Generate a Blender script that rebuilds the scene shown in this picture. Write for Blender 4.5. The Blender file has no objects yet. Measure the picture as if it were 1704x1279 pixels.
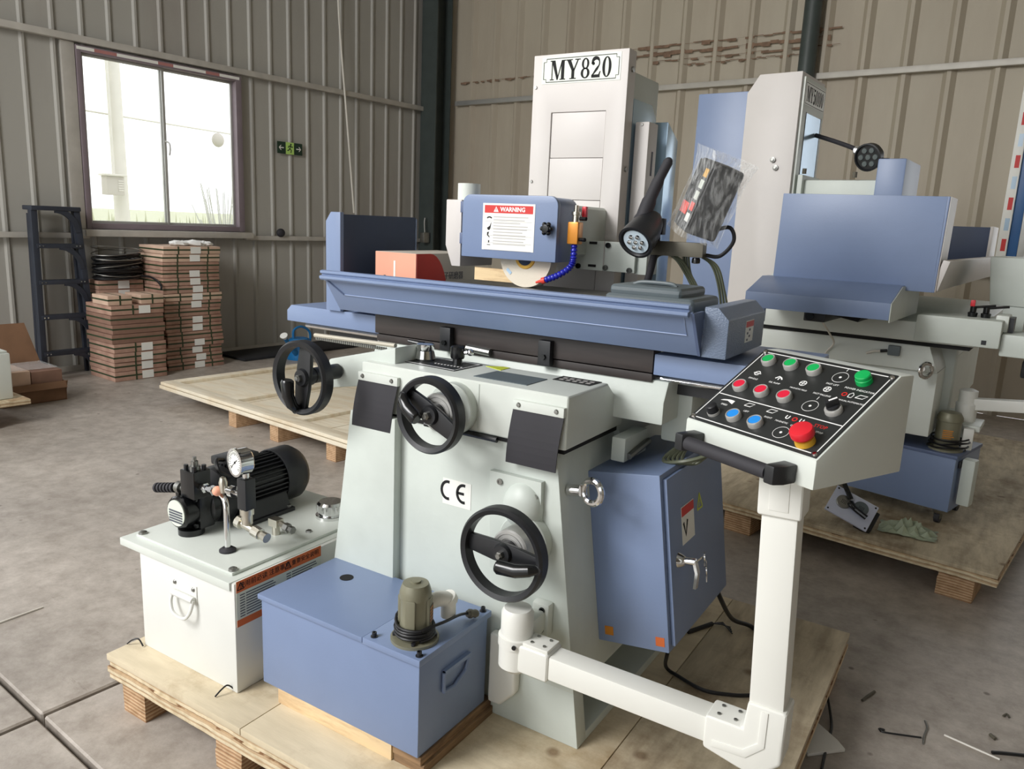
import bpy, bmesh, math, random
from mathutils import Matrix, Vector
random.seed(7)
S = bpy.context.scene
COL = S.collection
R = math.radians
# ---------------- camera, light, exposure ----------------
F_PX, CAM_H = 1287.68, 1.6
YAW, PITCH, ROLL = R(-31.7704), R(-11.7572), R(-2.5409)
def cam_matrix():
    cy, sy, cp, sp, cr, sr = math.cos(YAW), math.sin(YAW), math.cos(PITCH), math.sin(PITCH), math.cos(ROLL), math.sin(ROLL)
    f = Vector((sy*cp, cy*cp, sp)); r = Vector((cy, -sy, 0)); d = f.cross(r)
    r2 = cr*r + sr*d; d2 = -sr*r + cr*d
    m = Matrix((( r2.x, -d2.x, -f.x, 0), (r2.y, -d2.y, -f.y, 0), (r2.z, -d2.z, -f.z, CAM_H), (0, 0, 0, 1)))
    return m
cam = bpy.data.cameras.new('camera')
cam.sensor_fit = 'HORIZONTAL'; cam.sensor_width = 36.0; cam.lens = F_PX/1704*36.0
cam.clip_start = .05; cam.clip_end = 400
cam_ob = bpy.data.objects.new('camera', cam); COL.objects.link(cam_ob)
cam_ob.matrix_world = cam_matrix(); S.camera = cam_ob

w = bpy.data.worlds.new('overcast_sky'); S.world = w; w.use_nodes = True
bg = w.node_tree.nodes['Background']
bg.inputs[0].default_value = (.95, .975, 1, 1); bg.inputs[1].default_value = 2.05

def area(name, loc, target, size, power, color=(1, 1, 1), size_y=None):
    l = bpy.data.lights.new(name, 'AREA'); l.size = size; l.energy = power; l.color = color
    if size_y: l.shape = 'RECTANGLE'; l.size_y = size_y
    o = bpy.data.objects.new(name, l); COL.objects.link(o); o.location = loc
    o.rotation_euler = (Vector(target)-Vector(loc)).to_track_quat('-Z', 'Y').to_euler()
    return o
area('skylight_lamp', (-3.9, -3.0, 4.7), (-1.3, 1.9, .5), 2.6, 450, (1, .99, .985))
S.view_settings.view_transform = 'Standard'; S.view_settings.look = 'None'
S.view_settings.gamma = 1; S.view_settings.use_curve_mapping = False
S.view_settings.exposure = 0.0

# ---------------- materials ----------------
def lin(c): 
    f = lambda v: (v/255/12.92) if v/255 <= .04045 else ((v/255+.055)/1.055)**2.4
    return (f(c[0]), f(c[1]), f(c[2]), 1)
def mat(name, rgb, rough=.5, metal=0, bump=0, bscale=60, var=.06, vscale=6, trans=0, alpha=None, coat=0, dark=None, dscale=3, dmix=.5, stretch=None):
    m = bpy.data.materials.new(name); m.use_nodes = True
    nt = m.node_tree; N = nt.nodes; L = nt.links; b = N['Principled BSDF']
    b.inputs['Roughness'].default_value = rough; b.inputs['Metallic'].default_value = metal
    c = lin(rgb)
    tc = N.new('ShaderNodeTexCoord'); src = tc.outputs['Object']
    if stretch:
        mp = N.new('ShaderNodeMapping'); mp.inputs['Scale'].default_value = stretch; L.new(src, mp.inputs[0]); src = mp.outputs[0]
    n = N.new('ShaderNodeTexNoise'); n.inputs['Scale'].default_value = vscale; n.inputs['Detail'].default_value = 4; L.new(src, n.inputs['Vector'])
    r = N.new('ShaderNodeValToRGB'); r.color_ramp.elements[0].position = .3; r.color_ramp.elements[1].position = .7
    r.color_ramp.elements[0].color = tuple(v*(1-var) for v in c[:3])+(1,); r.color_ramp.elements[1].color = tuple(min(1, v*(1+var)) for v in c[:3])+(1,)
    L.new(n.outputs[0], r.inputs[0]); out = r.outputs[0]
    if dark:
        n2 = N.new('ShaderNodeTexNoise'); n2.inputs['Scale'].default_value = dscale; n2.inputs['Detail'].default_value = 8; n2.inputs['Roughness'].default_value = .65; L.new(src, n2.inputs['Vector'])
        r2 = N.new('ShaderNodeValToRGB'); r2.color_ramp.elements[0].position = .45; r2.color_ramp.elements[1].position = .62
        L.new(n2.outputs[0], r2.inputs[0])
        mx = N.new('ShaderNodeMix'); mx.data_type = 'RGBA'; mm = N.new('ShaderNodeMath'); mm.operation = 'MULTIPLY'; mm.inputs[1].default_value = dmix
        L.new(r2.outputs[0], mm.inputs[0]); L.new(mm.outputs[0], mx.inputs[0]); L.new(out, mx.inputs[6]); mx.inputs[7].default_value = lin(dark); out = mx.outputs[2]
    L.new(out, b.inputs['Base Color'])
    if bump:
        nb = N.new('ShaderNodeTexNoise'); nb.inputs['Scale'].default_value = bscale; nb.inputs['Detail'].default_value = 3; L.new(src, nb.inputs['Vector'])
        bp = N.new('ShaderNodeBump'); bp.inputs['Strength'].default_value = bump; bp.inputs['Distance'].default_value = .002
        L.new(nb.outputs[0], bp.inputs['Height']); L.new(bp.outputs[0], b.inputs['Normal'])
    if trans: b.inputs['Transmission Weight'].default_value = trans
    if alpha is not None: b.inputs['Alpha'].default_value = alpha
    if coat: b.inputs['Coat Weight'].default_value = coat
    return m
M_ = {}
def mk(k, *a, **kw): M_[k] = mat(k, *a, **kw)
mk('mint_paint', (210, 215, 208), .38, bump=.12, bscale=90, var=.03)
mk('mint_cast', (200, 207, 200), .45, bump=.25, bscale=45, var=.05)
mk('tank_white', (222, 223, 218), .42, var=.02)
mk('grey_white', (206, 201, 197), .45, var=.02)
mk('blue_paint', (120, 137, 170), .38, bump=.12, bscale=160, var=.03)
mk('blue_hammer', (108, 122, 144), .35, bump=.9, bscale=260, var=.05)
mk('blue_pale', (176, 203, 226), .22, var=.04)
mk('blue_sheen', (186, 210, 230), .2, .55, var=.05)  # pale gloss; on the column side its tone is a painted reflection
mk('blue_glint', (156, 172, 204), .4, var=.03)
mk('ring_silver', (186, 185, 181), .35, .35, var=.03)
mk('rack_cream', (186, 180, 164), .5, .2, var=.08)
mk('led_dark', (96, 104, 104), .25, var=.05)
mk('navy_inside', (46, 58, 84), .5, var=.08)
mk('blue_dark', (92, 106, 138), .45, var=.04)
mk('pvc_white', (226, 226, 219), .4, var=.015)
mk('black_plastic', (30, 31, 34), .42, bump=.1, bscale=200, var=.12)
mk('black_gloss', (20, 21, 23), .22, var=.1)
mk('black_rubber', (44, 43, 48), .7, var=.1)
mk('rail_black', (52, 45, 43), .5, var=.25, vscale=5, stretch=(1, 6, 12))
mk('steel', (190, 190, 188), .28, 1, var=.08)
mk('dull_steel', (150, 150, 146), .42, 1, var=.12)
mk('chrome', (225, 225, 225), .12, 1, var=.02)
mk('zinc', (208, 204, 192), .3, 1, var=.1)
mk('dark_bronze', (96, 92, 80), .5, .3, var=.15)
mk('pump_olive', (128, 126, 106), .42, .2, bump=.2, var=.08)
mk('label_white', (236, 236, 230), .45, var=.01)
mk('label_silver', (214, 220, 208), .4, var=.02)
mk('ink', (12, 12, 14), .8, var=.02)
mk('ink_grey', (176, 172, 168), .6, var=.02)
mk('ink_dark_grey', (84, 86, 96), .6, var=.02)
mk('print_white', (238, 238, 236), .5, var=.01)
mk('print_red', (206, 40, 36), .5, var=.02)
mk('red', (214, 38, 52), .4, var=.02)
mk('estop_red', (216, 36, 50), .35, var=.03)
mk('tape_rose', (176, 120, 116), .6, var=.05)
mk('orange', (206, 104, 50), .5, var=.04)
mk('amber', (200, 130, 40), .3, .3, var=.08)
mk('yellow', (222, 170, 50), .45, var=.03)
mk('yellow_sticker', (196, 206, 60), .45, var=.05)
mk('green_button', (14, 170, 86), .35, var=.03)
mk('red_button', (216, 32, 62), .35, var=.03)
mk('blue_button', (36, 140, 226), .35, var=.03)
mk('hose_blue', (36, 42, 170), .3, var=.05)
mk('hose_red', (236, 74, 58), .35, var=.05)
mk('panel_black', (38, 40, 40), .42, var=.08)
mk('grinding_white', (226, 216, 198), .85, bump=.4, bscale=300, var=.03)
mk('wood_old', (140, 112, 82), .8, bump=.3, var=.2, vscale=9, dark=(84, 62, 44), dscale=5, dmix=.7, stretch=(1, 1, 8))
mk('plate_blue', (198, 204, 224), .4, bump=.3, bscale=200, var=.06)
mk('wood_pale', (226, 216, 194), .75, bump=.2, bscale=40, var=.06, vscale=5, dark=(204, 182, 146), dscale=2.6, dmix=.5, stretch=(1, 5, 1))
mk('wood_pine', (228, 202, 160), .75, var=.08, vscale=5, dark=(150, 104, 62), dscale=4, dmix=.4, stretch=(1, 6, 6))
mk('cardboard', (128, 96, 72), .85, var=.1, vscale=8)
mk('box_red', (176, 142, 124), .8, var=.14, vscale=9, dark=(146, 104, 88), dscale=6, dmix=.5)
mk('box_pink', (206, 176, 154), .8, var=.1, vscale=9)
mk('box_brown', (138, 106, 90), .8, var=.12, vscale=9)
mk('strap_green', (52, 66, 42), .5, var=.1)
mk('carton_pink', (236, 168, 140), .6, var=.05)
mk('carton_red', (198, 62, 54), .6, var=.05)
mk('carton_grey', (188, 182, 172), .7, var=.04)
mk('wall_metal', (170, 168, 161), .55, var=.06, vscale=1.2, dark=(146, 138, 131), dscale=.9, dmix=.4, stretch=(1, 1, .25))
mk('wall_metal_warm', (178, 169, 152), .55, var=.06, vscale=1.2, dark=(152, 137, 120), dscale=.9, dmix=.4, stretch=(1, 1, .25))
mk('purlin', (188, 184, 176), .5, .2, var=.1)
mk('column_green', (62, 70, 68), .5, var=.1)
mk('frame_mauve', (128, 116, 122), .5, var=.05)
mk('alu', (190, 190, 186), .4, .6, var=.05)
mk('rust', (126, 102, 84), .85, var=.3, vscale=14)
mk('ladder_navy', (44, 49, 60), .5, var=.12)
mk('can_blue', (24, 112, 172), .35, var=.05)
mk('mat_black', (34, 34, 36), .9, var=.2)
mk('exit_green', (20, 52, 36), .4, var=.05)
mk('exit_bright', (186, 226, 120), .4, var=.02)
mk('cable_black', (20, 20, 22), .45, var=.1)
mk('cable_olive', (96, 100, 82), .35, var=.1)
mk('cable_white', (220, 216, 206), .45, var=.03)
mk('case_grey', (92, 102, 106), .45, bump=.15, bscale=120, var=.06)
mk('rag_green', (160, 170, 146), .5, var=.1)
mk('concrete_outside', (214, 210, 200), .9, var=.05)  # outdoor tones kept pale to carry the washed-out daylight glare
mk('grass_pale', (186, 188, 158), .95, var=.06, vscale=2)
mk('bush_pale', (186, 186, 178), .95, var=.1)
mk('paper_white', (232, 231, 226), .6, var=.02)
mk('lens_white', (206, 222, 232), .25, var=.02)
mk('door_blue', (40, 92, 148), .4, var=.05)
def ply(k, light, mid, dark, pitch, rough=.8):
    m = bpy.data.materials.new(k); m.use_nodes = True; nt = m.node_tree; N = nt.nodes; L = nt.links; b = N['Principled BSDF']; b.inputs['Roughness'].default_value = rough
    tc = N.new('ShaderNodeTexCoord'); sp = N.new('ShaderNodeSeparateXYZ'); L.new(tc.outputs['Object'], sp.inputs[0])
    n = N.new('ShaderNodeTexNoise'); n.inputs['Scale'].default_value = 7; n.inputs['Detail'].default_value = 6; L.new(tc.outputs['Object'], n.inputs['Vector'])
    ma = N.new('ShaderNodeMath'); ma.operation = 'MULTIPLY_ADD'; ma.inputs[1].default_value = 1/pitch; L.new(sp.outputs[2], ma.inputs[0]); L.new(n.outputs[0], ma.inputs[2])
    fr = N.new('ShaderNodeMath'); fr.operation = 'FRACT'; L.new(ma.outputs[0], fr.inputs[0])
    r = N.new('ShaderNodeValToRGB'); e = r.color_ramp.elements; e[0].position = 0; e[0].color = lin(light); e[1].position = 1; e[1].color = lin(mid)
    for p, c in ((.48, light), (.54, mid), (.90, mid), (.93, dark), (.98, dark)):
        q = e.new(p); q.color = lin(c)
    L.new(fr.outputs[0], r.inputs[0])
    n2 = N.new('ShaderNodeTexNoise'); n2.inputs['Scale'].default_value = 30; n2.inputs['Detail'].default_value = 5; L.new(tc.outputs['Object'], n2.inputs['Vector'])
    r2 = N.new('ShaderNodeValToRGB'); r2.color_ramp.elements[0].position = .3; r2.color_ramp.elements[0].color = (.72, .68, .62, 1); r2.color_ramp.elements[1].position = .6; r2.color_ramp.elements[1].color = (1, 1, 1, 1); L.new(n2.outputs[0], r2.inputs[0])
    mx = N.new('ShaderNodeMix'); mx.data_type = 'RGBA'; mx.blend_type = 'MULTIPLY'; mx.inputs[0].default_value = 1; L.new(r.outputs[0], mx.inputs[6]); L.new(r2.outputs[0], mx.inputs[7]); L.new(mx.outputs[2], b.inputs['Base Color'])
    bp = N.new('ShaderNodeBump'); bp.inputs['Strength'].default_value = .5; bp.inputs['Distance'].default_value = .002; L.new(r.outputs[0], bp.inputs['Height']); L.new(bp.outputs[0], b.inputs['Normal'])
    M_[k] = m
ply('wood_edge', (218, 203, 172), (190, 164, 130), (128, 94, 64), .0213); ply('wood_block', (206, 176, 140), (178, 138, 102), (110, 78, 54), .0125)
def woodtop(k, c0, c1, knot, stain, sc):
    m = bpy.data.materials.new(k); m.use_nodes = True; nt = m.node_tree; N = nt.nodes; L = nt.links; b = N['Principled BSDF']; b.inputs['Roughness'].default_value = .72
    tc = N.new('ShaderNodeTexCoord'); mp = N.new('ShaderNodeMapping'); mp.inputs['Scale'].default_value = sc; L.new(tc.outputs['Object'], mp.inputs[0])
    def nz(scale, det, src, rg=.6):
        n = N.new('ShaderNodeTexNoise'); n.inputs['Scale'].default_value = scale; n.inputs['Detail'].default_value = det; n.inputs['Roughness'].default_value = rg; L.new(src, n.inputs['Vector']); return n.outputs[0]
    def rp(src, p0, a, p1, c):
        r = N.new('ShaderNodeValToRGB'); r.color_ramp.elements[0].position = p0; r.color_ramp.elements[0].color = a; r.color_ramp.elements[1].position = p1; r.color_ramp.elements[1].color = c; L.new(src, r.inputs[0]); return r.outputs[0]
    def mix(a, c, mode, f=1.0):
        x = N.new('ShaderNodeMix'); x.data_type = 'RGBA'; x.blend_type = mode; x.inputs[0].default_value = f; L.new(a, x.inputs[6]); L.new(c, x.inputs[7]); return x.outputs[2]
    base = rp(nz(3, 6, mp.outputs[0]), .35, lin(c0), .65, lin(c1))
    st = rp(nz(2.6, 8, tc.outputs['Object'], .7), .50, (1, 1, 1, 1), .70, tuple(v for v in stain)+(1,))
    v = N.new('ShaderNodeTexVoronoi'); v.inputs['Scale'].default_value = 4.5; L.new(tc.outputs['Object'], v.inputs['Vector'])
    kn = rp(v.outputs['Distance'], .05, tuple(q for q in knot)+(1,), .12, (1, 1, 1, 1))
    out = mix(mix(base, st, 'MULTIPLY'), kn, 'MULTIPLY', .8); L.new(out, b.inputs['Base Color'])
    bp = N.new('ShaderNodeBump'); bp.inputs['Strength'].default_value = .2; bp.inputs['Distance'].default_value = .003; L.new(nz(20, 5, mp.outputs[0]), bp.inputs['Height']); L.new(bp.outputs[0], b.inputs['Normal'])
    M_[k] = m
woodtop('wood_top', (198, 184, 156), (218, 204, 176), (.35, .26, .18), (.62, .54, .44), (1, 5, 1)); woodtop('wood_top_dirty', (164, 150, 126), (206, 192, 164), (.4, .32, .26), (.5, .44, .38), (5, 1, 1))
def glass(name, tint=(1, 1, 1), alpha=.12, rough=.02):
    m = mat(name, (240, 246, 248), rough); b = m.node_tree.nodes['Principled BSDF']
    b.inputs['Alpha'].default_value = alpha; M_[name] = m
glass('window_glass', alpha=.10); glass('gauge_glass', alpha=.12)
def film():
    m = bpy.data.materials.new('plastic_film'); m.use_nodes = True; nt = m.node_tree; N = nt.nodes; L = nt.links
    b = N['Principled BSDF']; b.inputs['Base Color'].default_value = (.9, .92, .92, 1); b.inputs['Roughness'].default_value = .12
    tc = N.new('ShaderNodeTexCoord'); mp = N.new('ShaderNodeMapping'); mp.inputs['Scale'].default_value = (30, 30, 6); L.new(tc.outputs['Object'], mp.inputs[0])
    n = N.new('ShaderNodeTexNoise'); n.inputs['Scale'].default_value = 3; n.inputs['Detail'].default_value = 5; L.new(mp.outputs[0], n.inputs['Vector'])
    r = N.new('ShaderNodeValToRGB'); r.color_ramp.elements[0].position = .42; r.color_ramp.elements[0].color = (.1, .1, .1, 1); r.color_ramp.elements[1].position = .78; r.color_ramp.elements[1].color = (.55, .55, .55, 1)
    L.new(n.outputs[0], r.inputs[0]); L.new(r.outputs[0], b.inputs['Alpha'])
    bp = N.new('ShaderNodeBump'); bp.inputs['Strength'].default_value = .9; bp.inputs['Distance'].default_value = .004; L.new(n.outputs[0], bp.inputs['Height']); L.new(bp.outputs[0], b.inputs['Normal'])
    M_['plastic_film'] = m
film()
def floor_mat():
    m = bpy.data.materials.new('concrete_floor'); m.use_nodes = True; nt = m.node_tree; N = nt.nodes; L = nt.links; b = N['Principled BSDF']
    tc = N.new('ShaderNodeTexCoord')
    def noise(sc, det, rough=.6, mapscale=None):
        n = N.new('ShaderNodeTexNoise'); n.inputs['Scale'].default_value = sc; n.inputs['Detail'].default_value = det; n.inputs['Roughness'].default_value = rough
        src = tc.outputs['Object']
        if mapscale:
            mp = N.new('ShaderNodeMapping'); mp.inputs['Scale'].default_value = mapscale; mp.inputs['Rotation'].default_value = (0, 0, .5); L.new(src, mp.inputs[0]); src = mp.outputs[0]
        L.new(src, n.inputs['Vector']); return n
    def ramp(n, p0, c0, p1, c1):
        r = N.new('ShaderNodeValToRGB'); r.color_ramp.elements[0].position = p0; r.color_ramp.elements[0].color = lin(c0); r.color_ramp.elements[1].position = p1; r.color_ramp.elements[1].color = lin(c1); L.new(n.outputs[0], r.inputs[0]); return r
    a = ramp(noise(.9, 6), .32, (166, 158, 149), .68, (199, 190, 180))
    c = ramp(noise(9, 8, .75), .35, (196, 192, 188), .65, (255, 255, 255))
    mx = N.new('ShaderNodeMix'); mx.data_type = 'RGBA'; mx.blend_type = 'MULTIPLY'; mx.inputs[0].default_value = .8; L.new(a.outputs[0], mx.inputs[6]); L.new(c.outputs[0], mx.inputs[7])
    s = ramp(noise(3.2, 9, .8, (1, 4, 1)), .60, (255, 255, 255), .72, (150, 140, 130))
    mx2 = N.new('ShaderNodeMix'); mx2.data_type = 'RGBA'; mx2.blend_type = 'MULTIPLY'; mx2.inputs[0].default_value = .6; L.new(mx.outputs[2], mx2.inputs[6]); L.new(s.outputs[0], mx2.inputs[7])
    vo = N.new('ShaderNodeTexVoronoi'); vo.inputs['Scale'].default_value = 5; vo.inputs['Randomness'].default_value = 1; L.new(tc.outputs['Object'], vo.inputs['Vector'])
    sk = N.new('ShaderNodeValToRGB'); sk.color_ramp.elements[0].position = .035; sk.color_ramp.elements[0].color = (.32, .29, .26, 1); sk.color_ramp.elements[1].position = .07; sk.color_ramp.elements[1].color = (1, 1, 1, 1); L.new(vo.outputs['Distance'], sk.inputs[0])
    sc = ramp(noise(2.2, 3, .5, (1, 22, 1)), .63, (255, 255, 255), .68, (206, 200, 192))
    mx3 = N.new('ShaderNodeMix'); mx3.data_type = 'RGBA'; mx3.blend_type = 'MULTIPLY'; mx3.inputs[0].default_value = .85; L.new(mx2.outputs[2], mx3.inputs[6]); L.new(sk.outputs[0], mx3.inputs[7])
    mx4 = N.new('ShaderNodeMix'); mx4.data_type = 'RGBA'; mx4.blend_type = 'MULTIPLY'; mx4.inputs[0].default_value = .08; L.new(mx3.outputs[2], mx4.inputs[6]); L.new(sc.outputs[0], mx4.inputs[7])
    L.new(mx4.outputs[2], b.inputs['Base Color'])
    rr = N.new('ShaderNodeMapRange'); rr.inputs[3].default_value = .34; rr.inputs[4].default_value = .62; L.new(noise(2, 5).outputs[0], rr.inputs[0]); L.new(rr.outputs[0], b.inputs['Roughness'])
    bp = N.new('ShaderNodeBump'); bp.inputs['Strength'].default_value = .25; bp.inputs['Distance'].default_value = .004; L.new(noise(24, 6, .7).outputs[0], bp.inputs['Height']); L.new(bp.outputs[0], b.inputs['Normal'])
    M_['concrete_floor'] = m
floor_mat()

# ---------------- mesh helpers ----------------
ROOT = {}
def T(x=0, y=0, z=0): return Matrix.Translation((x, y, z))
def RZ(d): return Matrix.Rotation(R(d), 4, 'Z')
def RY(d): return Matrix.Rotation(R(d), 4, 'Y')
def RX(d): return Matrix.Rotation(R(d), 4, 'X')
I4 = Matrix.Identity(4)
def frame(o, x, y):
    x = Vector(x).normalized(); y = Vector(y); z = x.cross(y).normalized(); y = z.cross(x)
    return Matrix(((x.x, y.x, z.x, o[0]), (x.y, y.y, z.y, o[1]), (x.z, y.z, z.z, o[2]), (0, 0, 0, 1)))
def FRONT(x, y, z): return frame((x, y, z), (1, 0, 0), (0, 0, 1))     # plane facing -Y
def SIDE(x, y, z): return frame((x, y, z), (0, 1, 0), (0, 0, 1))      # plane facing +X
def TOP(x, y, z): return frame((x, y, z), (1, 0, 0), (0, 1, 0))
def catmull(pts, n=8, closed=False):
    P = [Vector(p) for p in pts]; out = []; m = len(P)
    rng = range(m) if closed else range(m-1)
    for i in rng:
        p0 = P[(i-1) % m] if closed or i > 0 else P[0]*2-P[1]
        p1 = P[i]; p2 = P[(i+1) % m]
        p3 = P[(i+2) % m] if closed or i+2 < m else P[-1]*2-P[-2]
        for k in range(n):
            t = k/n
            out.append(.5*((2*p1)+(p2-p0)*t+(2*p0-5*p1+4*p2-p3)*t*t+(3*p1-p0-3*p2+p3)*t**3))
    if not closed: out.append(P[-1])
    return out
class MB:
    def __init__(s, M=None): s.bm = bmesh.new(); s.M = M or I4
    def v(s, p): return s.bm.verts.new(s.M @ Vector(p))
    def face(s, vs):
        try: return s.bm.faces.new(vs)
        except ValueError: return None
    def box(s, x0, x1, y0, y1, z0, z1):
        V = [s.v(p) for p in ((x0,y0,z0),(x1,y0,z0),(x1,y1,z0),(x0,y1,z0),(x0,y0,z1),(x1,y0,z1),(x1,y1,z1),(x0,y1,z1))]
        for f in ((3,2,1,0),(4,5,6,7),(0,1,5,4),(1,2,6,5),(2,3,7,6),(3,0,4,7)): s.face([V[i] for i in f])
        return s
    def prism(s, poly, ax, a, b):
        f = {'x': lambda u, w, t: (t, u, w), 'y': lambda u, w, t: (u, t, w), 'z': lambda u, w, t: (u, w, t)}[ax]
        A = [s.v(f(u, w, a)) for u, w in poly]; B = [s.v(f(u, w, b)) for u, w in poly]; n = len(poly)
        s.face(A); s.face(B[::-1])
        for i in range(n): s.face([A[i], B[i], B[(i+1) % n], A[(i+1) % n]])
        return s
    def poly(s, pts): s.face([s.v(p) for p in pts]); return s
    def cyl(s, p0, p1, r0, r1=None, n=20):
        p0, p1 = Vector(p0), Vector(p1); d = p1-p0; L = d.length
        return s.lathe([(0, 0), (r0, 0), (r0 if r1 is None else r1, L), (0, L)], p0, d, n)
    def lathe(s, prof, o, axis=(0, 0, 1), n=24, closed=False):
        o = Vector(o); a = Vector(axis).normalized(); t = Vector((0, 0, 1)) if abs(a.z) < .9 else Vector((1, 0, 0))
        u = a.cross(t).normalized(); w = a.cross(u)
        rings = []
        for r, h in prof:
            if r < 1e-6: rings.append([s.v(o+a*h)])
            else: rings.append([s.v(o+a*h+(u*math.cos(2*math.pi*k/n)+w*math.sin(2*math.pi*k/n))*r) for k in range(n)])
        pairs = list(zip(rings, rings[1:]))+([(rings[-1], rings[0])] if closed else [])
        for A, B in pairs:
            for k in range(n):
                k2 = (k+1) % n
                if len(A) == 1 and len(B) == 1: continue
                if len(A) == 1: s.face([A[0], B[k], B[k2]])
                elif len(B) == 1: s.face([A[k2], A[k], B[0]])
                else: s.face([A[k2], A[k], B[k], B[k2]])
        return s
    def tube(s, pts, r, n=8, closed=False, caps=True, sq=None):
        P = [Vector(p) for p in pts]; m = len(P); rings = []; up = None
        for i in range(m):
            a = P[(i+1) % m] if (closed or i < m-1) else P[i]; b = P[(i-1) % m] if (closed or i > 0) else P[i]
            t = (a-b).normalized()
            if up is None:
                up = Vector((0, 0, 1)) if abs(t.z) < .9 else Vector((1, 0, 0))
            u = t.cross(up).normalized(); w = u.cross(t); up = w
            rr = r[i] if isinstance(r, (list, tuple)) else r
            if sq: rings.append([s.v(P[i]+u*sq[0]*sx+w*sq[1]*sz) for sx, sz in ((-1,-1),(1,-1),(1,1),(-1,1))])
            else: rings.append([s.v(P[i]+(u*math.cos(2*math.pi*k/n)+w*math.sin(2*math.pi*k/n))*rr) for k in range(n)])
        nn = 4 if sq else n
        for i in range(m if closed else m-1):
            A, B = rings[i], rings[(i+1) % m]
            for k in range(nn): s.face([A[k], A[(k+1) % nn], B[(k+1) % nn], B[k]])
        if caps and not closed: s.face(rings[0][::-1]); s.face(rings[-1])
        return s
    def sphere(s, c, r, sc=(1, 1, 1), n=16, m=10):
        prof = [(math.sin(math.pi*i/m)*r, -math.cos(math.pi*i/m)*r) for i in range(m+1)]
        old = s.M; s.M = s.M @ T(*c) @ Matrix.Diagonal((sc[0], sc[1], sc[2], 1)); s.lathe(prof, (0, 0, 0), (0, 0, 1), n); s.M = old
        return s
    def build(s, name, m, parent=None, bevel=0, smooth=True, seg=2, ang=35):
        bm = s.bm
        bmesh.ops.recalc_face_normals(bm, faces=bm.faces)
        if bevel:
            es = [e for e in bm.edges if len(e.link_faces) == 2 and e.calc_face_angle(0) > R(28)]
            bmesh.ops.bevel(bm, geom=es, offset=bevel, segments=seg, affect='EDGES', profile=.6, clamp_overlap=True)
        if parent is not None:
            bm.transform(ROOT[parent.name].inverted())
        me = bpy.data.meshes.new(name); bm.to_mesh(me); bm.free()
        me.materials.append(M_[m])
        if smooth:
            me.shade_smooth(); me.set_sharp_from_angle(angle=R(ang))
        o = bpy.data.objects.new(name, me); COL.objects.link(o)
        if parent is not None:
            o.parent = parent; ROOT[o.name] = ROOT[parent.name]
        else: ROOT[o.name] = I4.copy()
        return o
def thing(name, label, cat, loc=(0, 0, 0), rz=0, group=None, M=None):
    o = bpy.data.objects.new(name, None); COL.objects.link(o)
    mw = M if M is not None else T(*loc) @ RZ(rz)
    o.matrix_world = mw; ROOT[o.name] = mw.copy(); o['label'] = label; o['category'] = cat; o.empty_display_size = .05
    if group: o['group'] = group
    return o
def tag(o, label, cat, group=None):
    o['label'] = label; o['category'] = cat
    if group: o['group'] = group
    return o
def struct(o): o['kind'] = 'structure'; return o
def dup(root, Mw, label=None, group=None):
    r = root.copy(); COL.objects.link(r); r.matrix_world = Mw
    if label: r['label'] = label
    if group: r['group'] = group
    for ch in list(root.children):
        c = ch.copy(); COL.objects.link(c); c.parent = r
        for g in list(ch.children):
            d = g.copy(); COL.objects.link(d); d.parent = c
    return r
def text(body, size, M, m, parent, name='lettering', align='CENTER', ext=.0004, sx=1, bold=0):
    cu = bpy.data.curves.new(name, 'FONT'); cu.body = body; cu.size = size; cu.align_x = align; cu.align_y = 'CENTER'; cu.extrude = ext; cu.offset = bold; cu.resolution_u = 2
    ob = bpy.data.objects.new(name, cu); me = bpy.data.meshes.new_from_object(ob)
    bpy.data.objects.remove(ob); bpy.data.curves.remove(cu)
    mw = M @ Matrix.Diagonal((sx, 1, 1, 1))
    if parent is not None: mw = ROOT[parent.name].inverted() @ mw
    me.transform(mw); me.name = name; me.materials.clear(); me.materials.append(M_[m])
    o = bpy.data.objects.new(name, me); COL.objects.link(o)
    if parent is not None: o.parent = parent; ROOT[o.name] = ROOT[parent.name]
    return o
def plate(name, w, h, M, m, parent, t=.0012, bevel=0):
    return MB(M).box(-w/2, w/2, -h/2, h/2, 0, t).build(name, m, parent, bevel=bevel)
def arc(cx, cy, r, a0, a1, n=14, ry=None):
    ry = ry or r
    return [(cx+r*math.cos(R(a0+(a1-a0)*k/n)), cy+ry*math.sin(R(a0+(a1-a0)*k/n))) for k in range(n+1)]
def strip2d(mb, pts, wid, z0=0, z1=.0006):
    # ribbon of varying width along a 2-D path, as a thin solid
    n = len(pts); Lf = []; Rt = []
    for i in range(n):
        a = Vector(pts[min(i+1, n-1)]); b = Vector(pts[max(i-1, 0)]); t = (a-b).normalized(); nn = Vector((-t.y, t.x)); p = Vector(pts[i])
        ww = wid[i] if isinstance(wid, (list, tuple)) else wid
        Lf.append(p+nn*ww/2); Rt.append(p-nn*ww/2)
    for i in range(n-1):
        mb.prism([tuple(Lf[i]), tuple(Lf[i+1]), tuple(Rt[i+1]), tuple(Rt[i])], 'z', z0, z1)
def ring2d(mb, cx, cy, rx, ry, ix, iy, n=28, z1=.0006):
    for k in range(n):
        a, b = 2*math.pi*k/n, 2*math.pi*(k+1)/n
        mb.prism([(cx+rx*math.cos(a), cy+ry*math.sin(a)), (cx+rx*math.cos(b), cy+ry*math.sin(b)), (cx+ix*math.cos(b), cy+iy*math.sin(b)), (cx+ix*math.cos(a), cy+iy*math.sin(a))], 'z', 0, z1)
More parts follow.
